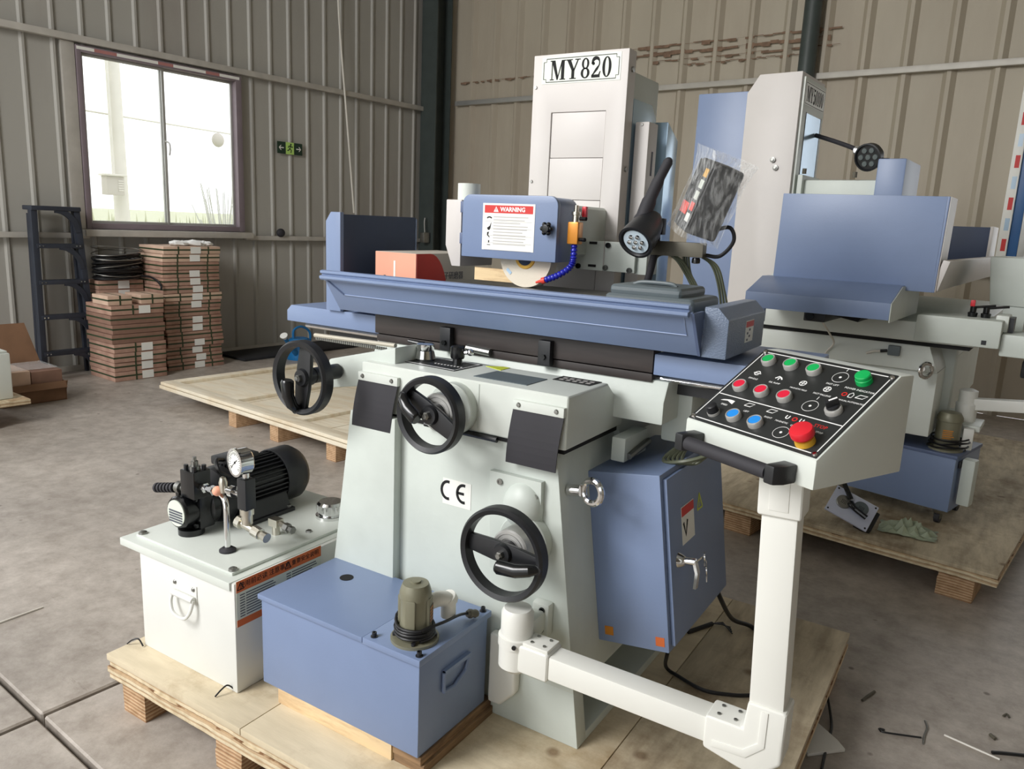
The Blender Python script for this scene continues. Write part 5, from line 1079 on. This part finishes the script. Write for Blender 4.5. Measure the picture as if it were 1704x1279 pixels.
# digital readout on its bracket, still in film
ba = MB().box(-.955, -.775, 2.31, 2.345, 1.522, 1.566).build('readout_bracket', 'dark_bronze', g, bevel=.003)
MB().lathe([(0, 0), (.011, 0), (.013, .006), (.013, .016), (.006, .018), (0, .018)], (-.800, 2.328, 1.521), (0, 0, -1), 12).build('bracket_knob', 'black_gloss', ba)
DM = T(-.835, 2.33, 1.60) @ RY(20) @ RZ(-52)
ro = MB(DM).box(-.068, .068, -.03, .070, 0, .215).build('digital_readout', 'black_plastic', g, bevel=.014, seg=3)
MB(DM).box(-.066, .066, -.032, -.0305, .006, .209).build('readout_face', 'panel_black', ro, bevel=.0005)
for k in range(3): MB(DM).box(-.055, .01, -.0338, -.032, .145-.05*k, .18-.05*k).build('display_window', 'hose_red' if k == 2 else 'ink', ro, smooth=False)
for k in range(5): MB(DM).box(.022, .055, -.0338, -.032, .03+.034*k, .055+.034*k).build('key_block', ('label_white', 'hose_red', 'label_silver', 'label_silver', 'yellow')[k], ro, smooth=False)
mb = MB(DM)
ring = []
for z, s in ((-.012, 1.12), (.05, 1.05), (.11, 1.10), (.17, 1.06), (.22, 1.16), (.245, 1.28)):
    rg = []
    for k in range(20):
        a = k/20*6.283; c, s_ = math.cos(a), math.sin(a); m_ = max(abs(c)/.074, abs(s_)/.058); rg.append(mb.v((c/m_*s+random.uniform(-.004, .004), s_/m_*s+.020+random.uniform(-.003, .003), z)))
    ring.append(rg)
for p, q in zip(ring, ring[1:]):
    for k in range(20): mb.face([p[k], p[(k+1) % 20], q[(k+1) % 20], q[k]])
mb.build('film_wrap', 'plastic_film', ro, ang=60)
mb = MB(); mb.tube(catmull([(-.765, 2.36, 1.605), (-.715, 2.36, 1.615), (-.70, 2.36, 1.575), (-.735, 2.355, 1.53), (-.78, 2.345, 1.53)], 6), .006, 8); mb.build('readout_lead', 'cable_black', ro)
for k in range(3):
    o = .008*k
    mb = MB(); mb.tube(catmull([(-.95, 2.33+o, 1.45), (-.93, 2.33+o, 1.535-o), (-.875+o, 2.345, 1.515), (-.835+o, 2.36, 1.46), (-.81+o, 2.365, 1.42), (-.842+o, 2.365, 1.47), (-.85+o, 2.35, 1.53)], 6), .004, 6); mb.build('signal_cable', 'cable_olive', ba)
    mb = MB(); mb.tube(catmull([(-.80, 2.345, 1.53), (-.76+o, 2.36, 1.50), (-.737+o, 2.38, 1.43), (-.727+o*1.4, 2.40, 1.34), (-.725+o*1.5, 2.42, 1.22)], 6), .004, 6); mb.build('signal_cable', 'cable_olive', ba)
# things lying on the table
t = thing('tool_case', 'grey plastic tool case lying on the table behind the tray lip', 'case', (-.85, 2.15, 1.355))
MB().box(-.955, -.690, 2.02, 2.25, 1.3555, 1.42).build('case_base', 'case_grey', t, bevel=.018, seg=3)
MB().box(-.945, -.730, 2.03, 2.24, 1.412, 1.445).build('case_lid', 'case_grey', t, bevel=.02, seg=3)
mb = MB(); mb.tube(catmull([(-.90, 2.10, 1.443), (-.87, 2.10, 1.451), (-.79, 2.10, 1.451), (-.77, 2.10, 1.443)], 5), .006, 8); mb.build('case_handle', 'case_grey', t)
t = thing('printed_carton', 'pink and grey printed cardboard box on the table left of the wheel', 'carton', (-1.79, 2.26, 1.30))
MB().box(-1.885, -1.700, 2.09, 2.44, 1.3005, 1.484).build('carton_body', 'carton_grey', t, bevel=.002)
MB().box(-1.884, -1.701, 2.0885, 2.09, 1.302, 1.483).build('printed_front', 'carton_pink', t, smooth=False)
mb = MB(SIDE(-1.7, 2.09, 1.302)); mb.prism([(.001, 0), (.001, .181), (.075, .181)]+[(.075+.105*math.sin(R(a)), .181*math.cos(R(a))) for a in range(10, 91, 10)], 'z', 0, .001); mb.build('red_print', 'carton_red', t, smooth=False)
mb = MB(FRONT(-1.85, 2.0884, 1.325)); mb.box(.0, .075, 0, .03, 0, .0006); mb.box(.012, .062, .03, .055, 0, .0006); mb.box(.05, .058, .055, .13, 0, .0006); mb.build('machine_picture', 'label_white', t, smooth=False)
mb = MB(FRONT(-1.85, 2.0877, 1.325)); mb.box(.006, .014, .055, .078, 0, .0006); mb.box(.03, .036, .06, .068, 0, .0006); mb.box(.044, .05, .058, .066, 0, .0006); mb.build('picture_detail', 'ink_dark_grey', t, smooth=False)
text('开子研磨器', .030, SIDE(-1.6995, 2.29, 1.402), 'ink_dark_grey', t, 'lettering'); MB(SIDE(-1.6995, 2.30, 1.345)).box(-.05, .04, -.012, .012, 0, .0006).build('red_panel', 'carton_red', t, smooth=False)
mb = MB(SIDE(-1.6985, 2.12, 1.31)); strip2d(mb, [(.0, 0), (.012, .06)], .006); strip2d(mb, [(.012, .05), (.028, .0)], .010); mb.build('tool_picture', 'ink', t, smooth=False)
# cables on and behind the pallet
mb = MB(); mb.tube(catmull([(-.665, 2.05, .45), (-.70, 2.10, .33), (-.745, 2.24, .20), (-.70, 2.235, .187), (-.609, 2.209, .187), (-.531, 2.235, .187), (-.483, 2.266, .187), (-.40, 2.34, .187)], 8), .006, 8)
tag(mb.build('power_cable', 'cable_black'), 'black cable curving from under the blue cabinet onto the pallet', 'cable')
mb = MB(); mb.tube(catmull([(-.66, 2.36, .50), (-.64, 2.42, .40), (-.64, 2.60, .25), (-.60, 2.70, .192), (-.54, 2.66, .192), (-.47, 2.58, .192)], 8), .008, 8)
tag(mb.build('power_cable', 'cable_black'), 'thick black cable dropping from the back of the blue cabinet', 'cable')
mb = MB(); mb.tube(catmull([(-.772, 2.525, .188), (-.746, 2.581, .188), (-.72, 2.638, .188)], 8), .008, 8)
for k in range(4): mb.tube([(-.72, 2.638, .189), (-.69, 2.65+.006*k, .19), (-.656+.006*k, 2.655-.014*k, .187)], .0022, 6)
tag(mb.build('cable_offcut', 'cable_black'), 'cut-off cable end with splayed cores lying on the pallet behind the cabinet', 'cable')
MB().prism([(-1.092, .235), (-1.05, .235), (-1.0, .29), (-1.0, .455), (-1.092, .455)], 'y', 1.70, YB+.002).build('foot_guard', 'pvc_white', base, bevel=.012, seg=3)
# ---------------- rear grinder (its front faces +X), built in a frame turned by 4 degrees ----------------
RB = RZ(-4)
def B(x, y, z): return RB @ Vector((x, y, z))
PR = .175
t = thing('wooden_pallet', 'weathered plywood pallet under the rear grinder', 'pallet', (-.45, 5.4, 0))
PB = T(.178, 3.846, 0) @ RZ(-8.5)
for k in range(3):
    d = (.003, 0, .005)[k]; MB(PB).box(-2.3+d, -d, d, 2.9-d, .118+.0191*k, .118+.0191*k+.0186).build('plywood_sheet', 'wood_edge' if k < 2 else 'wood_top_dirty', t, bevel=.0015)
for x in (-.24, -1.30, -2.2):
    for y in (.03, 1.3, 2.6):
        for q in range(4): MB(PB).box(x+random.uniform(-.002, .002), x+.15, y+random.uniform(-.002, .002), y+.22, .0294*q, .0294*q+.0292).build('block_layer', 'wood_block', t, bevel=.0015)
r = thing('surface_grinder', 'larger mint and blue surface grinder on the pallet behind, end guard facing the camera', 'machine', B(-1.0, 5.0, PR))
rb = MB(RB); rb.box(-1.40, -.50, 4.28, 6.2, .64, .97); rb.box(-1.40, -.52, 4.86, 6.2, PR, .65); rb.prism([(-1.42, .97), (-.50, .97), (-.55, 1.10), (-1.40, 1.10)], 'y', 4.25, 6.3)
rb = rb.build('base', 'mint_paint', r, bevel=.008)
MB(RB).box(-1.44, -.36, 4.22, 6.3, 1.118, 1.215).build('saddle', 'mint_paint', r, bevel=.008)
MB(RB).box(-1.43, -.38, 4.24, 6.28, 1.098, 1.120).build('parting_gap', 'ink', r, smooth=False)
bmh = MB(RB).box(-.62, -.262, 4.20, 4.46, 1.125, 1.255).build('valve_housing', 'mint_cast', r, bevel=.010)
for x in (-.40, -.345): 
    MB(RB).lathe([(0, 0), (.020, 0), (.022, .02), (.014, .024), (.014, .05), (0, .05)], (x, 4.33, 1.255), n=16).build('valve_knob', 'black_gloss', bmh); MB(RB).tube([(x, 4.33, 1.30), (x+.09, 4.34, 1.315)], .006, 8).build('lever', 'black_gloss', bmh)
MB(RB).box(-.415, -.395, 4.32, 4.34, 1.305, 1.335).build('lever_tip', 'red', bmh, bevel=.003)
MB(RB).box(-.335, -.315, 4.197, 4.203, 1.14, 1.16).build('cable_gland', 'black_plastic', bmh)
MB(RB).box(-.262, .30, 4.24, 4.46, 1.09, 1.195).build('front_beam', 'mint_cast', r, bevel=.01)
MB(RB).box(-.30, -.245, 4.30, 4.46, 1.195, 1.275).build('stop_block', 'mint_paint', r, bevel=.008); MB(RB).box(-.245, -.225, 4.32, 4.44, 1.19, 1.265).build('stop_pad', 'black_plastic', r)
MB(RB).box(-.17, .30, 4.42, 4.5, .975, 1.06).build('drip_shield', 'black_plastic', r, bevel=.01)
MB(RB).box(-.31, .30, 4.44, 4.60, 1.10, 1.11).build('shelf_plate', 'mint_cast', r)
# table tray, end guards, hood
MB(RB).box(-1.32, -.56, 4.12, 6.62, 1.37, 1.40).build('table', 'mint_cast', r, bevel=.004)
MB(RB).prism([(-.565, 1.375), (-.535, 1.375), (-.50, 1.515), (-.53, 1.52)], 'y', 4.10, 6.64).build('tray_front', 'grey_white', r, bevel=.003)
eg = MB(RB); eg.prism([(-1.300, 1.368), (-.553, 1.368), (-.545, 1.805), (-1.293, 1.809)], 'y', 4.085, 4.10); eg.prism([(-.561, 1.368), (-.546, 1.368), (-.538, 1.805), (-.553, 1.805)], 'y', 4.085, 4.30)
eg = eg.build('end_guard', 'blue_paint', r, bevel=.003)
MB(RB).prism([(-.5455, 1.37), (-.5425, 1.37), (-.5345, 1.804), (-.5375, 1.804)], 'y', 4.09, 4.30).build('guard_edge', 'grey_white', r, smooth=False)  # pale sheet paints window light on the guard's right side
MB(RB).box(-1.30, -.55, 6.62, 6.64, 1.39, 1.72).build('end_guard', 'navy_inside', r, bevel=.003)
MB(RB).box(-.56, -.54, 6.3, 6.65, 1.39, 1.72).build('guard_edge', 'grey_white', r, bevel=.003)
hdp = MB(RB).prism([(3.80, 1.245), (3.80, 1.322), (4.02, 1.392), (4.12, 1.392), (4.12, 1.245)], 'x', -1.335, -.672).build('way_hood', 'blue_paint', r, bevel=.003)
MB(RB).prism([(3.803, 1.235), (3.803, 1.320), (4.02, 1.388), (4.5, 1.388), (4.5, 1.235)], 'x', -.672, -.668).build('hood_side', 'mint_cast', hdp, smooth=False)
MB(RB).box(-1.26, -1.235, 3.81, 3.83, 1.18, 1.262).build('hood_foot', 'blue_paint', hdp)
MB(RB).box(-1.06, -.96, 3.86, 4.22, 1.20, 1.25).build('limit_box', 'black_plastic', r, bevel=.006); MB(RB).cyl((-1.03, 3.86, 1.225), (-1.03, 3.85, 1.225), .02, n=18).build('limit_lens', 'black_gloss', r)
MB(RB).prism([(-.96, 1.25), (-.80, 1.25), (-.82, 1.215), (-.94, 1.235)], 'y', 3.9, 4.2).build('limit_cam', 'ink', r)
# small parts on the end face of the base
lsw = MB(RB).box(-.73, -.675, 4.218, 4.245, 1.035, 1.085).build('limit_switch', 'case_grey', r, bevel=.004); MB(RB).cyl((-.735, 4.232, 1.055), (-.765, 4.232, 1.05), .008, n=8).build('gland', 'black_plastic', lsw); MB(RB).tube(catmull([(-.765, 4.232, 1.05), (-.80, 4.23, 1.045), (-.83, 4.235, 1.03)], 4), .006, 8).build('switch_cable', 'cable_white', lsw)
mb = MB(RB @ frame((-.545, 4.20, .985), (.6, .8, 0), (0, 0, 1))); mb.tube([(.035*math.cos(a/24*6.283), .035*math.sin(a/24*6.283), 0) for a in range(24)], .010, 10, closed=True); mb.build('eye_ring', 'chrome', rb); MB(RB).cyl((-.57, 4.26, .99), (-.565, 4.20, .99), .016, n=12).build('eye_bolt', 'chrome', rb)
mb = MB(RB); mb.tube(catmull([(-.98, 3.9, 1.20), (-.985, 4.1, 1.12), (-.99, 4.22, 1.06), (-1.03, 4.24, 1.0), (-1.05, 4.25, .9)], 6), .005, 6); mb.build('hood_cable', 'cable_white', r)
# column, rear cabinet panel, wheel head
MB(RB).prism([(-1.765, PR), (-1.765, 2.412), (-1.70, 2.512), (-1.454, 2.515), (-1.454, PR)], 'y', 4.70, 5.165).build('column', 'grey_white', r, bevel=.004)
cf = MB(RB).box(-1.455, -1.44, 4.725, 5.15, 1.5, 2.49).build('column_front', 'mint_paint', r, bevel=.002)
MB(RB).box(-1.442, -1.438, 4.80, 5.10, 1.5, 2.30).build('sliding_cover', 'blue_sheen', cf, smooth=False)
for y in (4.795, 5.10): MB(RB).box(-1.4385, -1.437, y, y+.006, 1.5, 2.305).build('cover_gap', 'ink_dark_grey', cf, smooth=False)
NQ = RB @ SIDE(-1.4395, 4.937, 2.405)
plate('name_plate', .40, .125, NQ, 'label_white', cf); serif('MY50100', .082, NQ @ T(0, 0, .0014) @ Matrix.Diagonal((.92, 1, 1, 1)), cf)
mb = MB(NQ @ T(0, 0, .0013))
for q in ([(-.193, .056), (.193, .056), (.193, -.056), (-.193, -.056), (-.193, .056)],): strip2d(mb, q, .003, 0, .0004)
mb.build('plate_border', 'ink', cf, smooth=False)
for dz in (0, -.045): MB(RB).lathe([(0, 0), (.016, 0), (.016, .012), (.007, .014), (.007, .02), (0, .02)], (-1.50-.02*(dz == 0)-.05, 4.70, 2.03+dz), (0, -1, 0), 12).build('pipe_stub', 'dull_steel', r)
MB(RB).box(-2.14, -1.80, 4.86, 5.15, .5, 2.452).build('rear_cabinet', 'blue_paint', r, bevel=.006)
MB(RB).box(-1.42, -.95, 4.78, 5.05, 1.72, 1.925).build('wheel_head', 'mint_cast', r, bevel=.02)
MB(RB).box(-1.43, -1.40, 4.74, 5.09, 1.70, 1.95).build('head_flange', 'mint_cast', r, bevel=.006)
MB(RB).box(-1.005, -.86, 4.74, 5.18, 1.65, 2.035).build('wheel_guard', 'blue_paint', r, bevel=.01)
for p in ((-1.40, 4.76, 1.955), (-1.12, 4.76, 1.935)): MB(RB).cyl(p, (p[0], p[1], p[2]+.03), .012, n=10).build('grease_nipple', 'dark_bronze', r)
rl = MB(RB).tube(catmull([(-1.435, 5.02, 2.20), (-1.33, 4.98, 2.165), (-1.22, 4.93, 2.125), (-1.16, 4.90, 2.10)], 5), .013, 10).build('work_lamp', 'black_rubber', r)
MB(RB).lathe([(0, -.025), (.024, -.02), (.024, .02), (0, .025)], (-1.155, 4.895, 2.095), (.3, -1, 0), 16).build('lamp_joint', 'chrome', rl)
LA2 = RB.to_3x3() @ Vector((-.25, -.9, -.25))
MB().lathe([(0, -.08), (.03, -.078), (.05, -.05), (.055, -.02), (.075, .0), (.078, .04), (.07, .042), (.066, .03), (0, .03)], B(-1.075, 4.88, 2.06), LA2, 28).build('lamp_shade', 'black_plastic', rl)
lu = LA2.normalized().cross(Vector((0, 0, 1))).normalized(); lv = LA2.normalized().cross(lu)
for k in range(7):
    a = k/6*6.283; rr = 0 if k == 6 else .042; MB().lathe([(0, .03), (.016, .03), (.014, .036), (0, .037)], B(-1.075, 4.88, 2.06)+(lu*math.cos(a)+lv*math.sin(a))*rr, LA2, 12).build('lamp_led', 'led_dark', rl)
MB(RB).box(-1.02, -.975, 4.87, 4.90, 2.02, 2.05).build('lamp_key', 'black_plastic', rl, bevel=.006)
# grey end boxes, conduit pillar and pendant arm on the operator side
MB(RB).prism([(-.36, 1.30), (-.39, 1.54), (-.25, 1.54), (.10, 1.40), (.10, 1.30)], 'y', 4.62, 5.2).build('side_shield', 'mint_cast', r, bevel=.006)
MB(RB).box(-.30, -.20, 4.63, 5.0, 1.11, 1.30).build('shield_leg', 'mint_cast', r, bevel=.004)
MB(RB).box(-.56, -.46, 4.54, 4.64, .70, 1.09).build('conduit_pillar', 'mint_cast', r, bevel=.012)
MB(RB).lathe([(0, .66), (.05, .66), (.05, .74), (.052, .745), (.052, .78), (.044, .79), (.044, .85), (.02, .86), (0, .86)], (-.385, 4.62, 0), n=24).build('arm_knuckle', 'pvc_white', r)
MB(RB @ T(-.385, 4.62, .78) @ RY(-6) ).box(.03, .55, -.03, .03, -.03, .03).build('swing_arm', 'pvc_white', r, bevel=.006)
MB(RB).box(-.42, -.30, 4.50, 4.72, .66, .69).build('arm_bracket', 'mint_paint', r, bevel=.005); MB(RB).box(-.50, -.38, 4.6, 4.75, .5, .72).build('bracket_neck', 'mint_cast', r, bevel=.005)
# ---- its coolant tank on castors
t = thing('coolant_tank', 'blue coolant tank on black castors under the rear grinder', 'tank', B(-.55, 4.5, PR))
TK = T(-.064, 4.341, 0) @ RZ(-14)
MB(TK).box(-.62, 0, 0, .40, .262, .548).build('tank_body', 'blue_paint', t, bevel=.004)
MB(TK).box(-.626, .006, -.006, .406, .542, .560).build('lid', 'blue_dark', t, bevel=.003)
MB(TK).box(.001, .013, .04, .15, .49, .525).build('handle', 'black_plastic', t, bevel=.004)
for x, y in ((-.06, .06), (-.56, .06), (-.06, .34), (-.56, .34)):
    c = MB(TK).lathe([(0, 0), (.022, 0), (.028, .01), (.03, .03), (0, .03)], (x, y, .232), n=16).build('castor', 'dull_steel', t)
    MB(TK).cyl((x-.012, y+.012, PR+.031), (x+.012, y+.012, PR+.031), .0305, n=20).build('castor_wheel', 'black_rubber', c)
    for s_ in (-.016, .013): MB(TK).box(x+s_, x+s_+.003, y-.012, y+.026, PR+.025, .236).build('castor_fork', 'dark_bronze', c)
c0 = TK @ Vector((-.085, .10, 0)); cx, cy = c0.x, c0.y
pb = MB().lathe([(0, 0), (.08, 0), (.08, .010), (.058, .012), (.058, .15), (.061, .152), (.061, .172), (.048, .195), (0, .205)], (cx, cy, .560), n=28).build('pump_motor', 'pump_olive', t)
mb = MB(frame((cx+.005, cy-.0586, .65), (1, .1, 0), (0, 0, 1)))
for k in range(5): mb.box(-.026, .026-random.uniform(0, .01), -.024+.010*k, -.019+.010*k, 0, .001)
mb.build('rating_plate', 'amber', pb, smooth=False)
mb = MB(); mb.tube([(cx+(.088+.016*math.sin(k*.37))*math.cos(k/18*6.283), cy+(.078+.012*math.cos(k*.29))*math.sin(k/18*6.283), .568+.0007*k+.006*math.sin(k*.5)) for k in range(18*5)], .0045, 6); mb.build('pump_cord', 'cable_black', t)
MB().box(cx+.065, cx+.115, cy+.01, cy+.06, .568, .68).build('outlet_block', 'pvc_white', t, bevel=.008)
MB(TK).box(.014, .075, .05, .12, .30, .54).build('side_tank', 'mint_cast', t, bevel=.01)
# ---- loose plate with two lever fittings, crumpled film
t = thing('fitting_plate', 'square pale blue plate with two black lever fittings leaning on the rear pallet edge', 'fitting', (-.46, 3.99, PR))
pa, pb_, pc = Vector((-.591, 3.985, .262)), Vector((-.553, 4.02, .372)), Vector((-.391, 3.975, .182))
ex_ = (pc-pa).normalized(); FPm = frame(pa, ex_, pb_-pa)
FPm = frame((-.585, 3.96, .276), (1, .05, -.38), (.22, .62, .55))
MB(FPm).box(0, .215, 0, .15, -.012, 0).build('plate', 'plate_blue', t, bevel=.002)
MB(FPm).box(.155, .235, .02, .13, -.07, -.013).build('back_box', 'black_plastic', t, bevel=.006)
for x, y in ((.012, .012), (.203, .012), (.203, .138), (.012, .138)): MB(FPm).lathe([(0, 0), (.005, 0), (.004, .003), (0, .003)], (x, y, 0), (0, 0, 1), 10).build('screw', 'black_gloss', t)
for x, y, m in ((.062, .082, 'dull_steel'), (.145, .095, 'case_grey')):
    d = MB(FPm).lathe([(0, 0), (.036, 0), (.036, .006), (.033, .009), (0, .009)], (x, y, 0), (0, 0, 1), 28).build('disc', m, t)
    mb = MB(FPm)
    for k in range(12): mb.lathe([(0, 0), (.0025, 0), (0, .0006)], (x-.01+.007*(k % 4), y-.01+.008*(k//4), .0091), (0, 0, 1), 6)
    mb.build('hole', 'ink', d)
MB(FPm).tube([(.085, .105, .02), (.02, .16, .03)], .012, 10).build('lever', 'black_gloss', t); MB(FPm).tube(catmull([(.09, .09, .012), (.115, .07, .022), (.15, .062, .022), (.185, .055, .022)], 5), [.016]*4+[.013]*12, 10).build('lever', 'black_gloss', t)
mb = MB(); n = 12; G = [[None]*n for _ in range(n)]
for i in range(n):
    for j in range(n):
        x = -.35+.26*i/(n-1); y = 4.08+.17*j/(n-1)
        G[i][j] = mb.v((x+random.uniform(-.008, .008), y+random.uniform(-.008, .008), PR+.004+.085*abs(math.sin(i*1.3+j*.7)*math.cos(j*1.1-i*.4))*math.sin(math.pi*i/(n-1))*math.sin(math.pi*j/(n-1))+random.uniform(0, .006)))
for i in range(n-1):
    for j in range(n-1): mb.face([G[i][j], G[i+1][j], G[i+1][j+1], G[i][j+1]])
tag(mb.build('crumpled_film', 'rag_green', smooth=False), 'crumpled greenish plastic film on the rear pallet beside the leaning plate', 'film')
# plywood sheet further back on the right
t = thing('plywood_sheet', 'pale plywood sheet lying far back at the right edge', 'board', (.35, 6.3, 0))
MB(T(.62, 6.0, 0) @ RZ(-8)).box(0, 1.6, 0, 1.6, .10, .125).build('panel', 'wood_pale', t, bevel=.003)
for k in range(2): MB(T(.62, 6.0, 0) @ RZ(-8)).box(.1+.8*k, .2+.8*k, .02, 1.58, 0, .10).build('runner', 'wood_block', t, bevel=.003)
# ---- bits of wire and paper on the floor at the right
def wire(pts, rad, m, label, cat='wire', name='floor_wire'): tag(MB().tube(catmull(pts, 5), rad, 6).build(name, m), label, cat)
wire([(-.124, 2.619, .004), (-.13, 2.632, .004), (-.115, 2.635, .004), (-.118, 2.62, .004), (-.06, 2.642, .004), (-.007, 2.664, .004)], .003, 'cable_black', 'dark wire with a small loop lying on the floor right of the front pallet')
wire([(.001, 2.632, .004), (0, 2.68, .005), (.004, 2.73, .006), (-.005, 2.773, .004)], .003, 'dull_steel', 'short bent steel wire at the end of the looped wire on the floor')
wire([(.056, 2.726, .004), (.135, 2.708, .004), (.214, 2.691, .004)], .0035, 'cable_white', 'straight pale welding rod on the floor near the bottom right corner', 'rod', 'welding_rod')
wire([(.192, 2.716, .004), (.23, 2.737, .004), (.33, 2.785, .004)], .006, 'cable_black', 'dark thick rod lying by the pale welding rod at the bottom right', 'rod', 'steel_rod')
wire([(-.203, 2.77, .005), (-.19, 2.81, .006), (-.174, 2.856, .005)], .005, 'dark_bronze', 'short dark stick on the floor by the right edge of the front pallet', 'stick', 'stick')
wire([(.185, 2.818, .006), (.20, 2.80, .006)], .006, 'dark_bronze', 'small dark scrap on the floor above the dark rod', 'scrap', 'metal_scrap')
wire([(.222, 2.97, .004), (.232, 2.985, .006), (.24, 2.972, .004)], .004, 'dark_bronze', 'tiny curled scrap on the floor far from the pallet at the right', 'scrap', 'metal_scrap')
wire([(-3.083, 1.25, .004), (-3.08, 1.36, .005), (-3.078, 1.455, .004)], .0035, 'cable_white', 'pale welding rod on the floor at the left edge of the picture', 'rod', 'welding_rod')
mb = MB(); mb.prism([(-.30, 2.345), (-.205, 2.44), (-.235, 2.475), (-.315, 2.538), (-.36, 2.45)], 'z', .001, .012); tag(mb.build('foam_sheet', 'paper_white', bevel=.002), 'white foam scrap on the floor under the right edge of the front pallet', 'scrap')
wire([(-.33, 2.72, .07), (-.30, 2.66, .03), (-.272, 2.58, .006), (-.262, 2.52, .006), (-.258, 2.42, .006), (-.25, 2.30, .006)], .0045, 'cable_black', 'thin black cable on the floor along the right edge of the front pallet', 'cable', 'floor_cable')
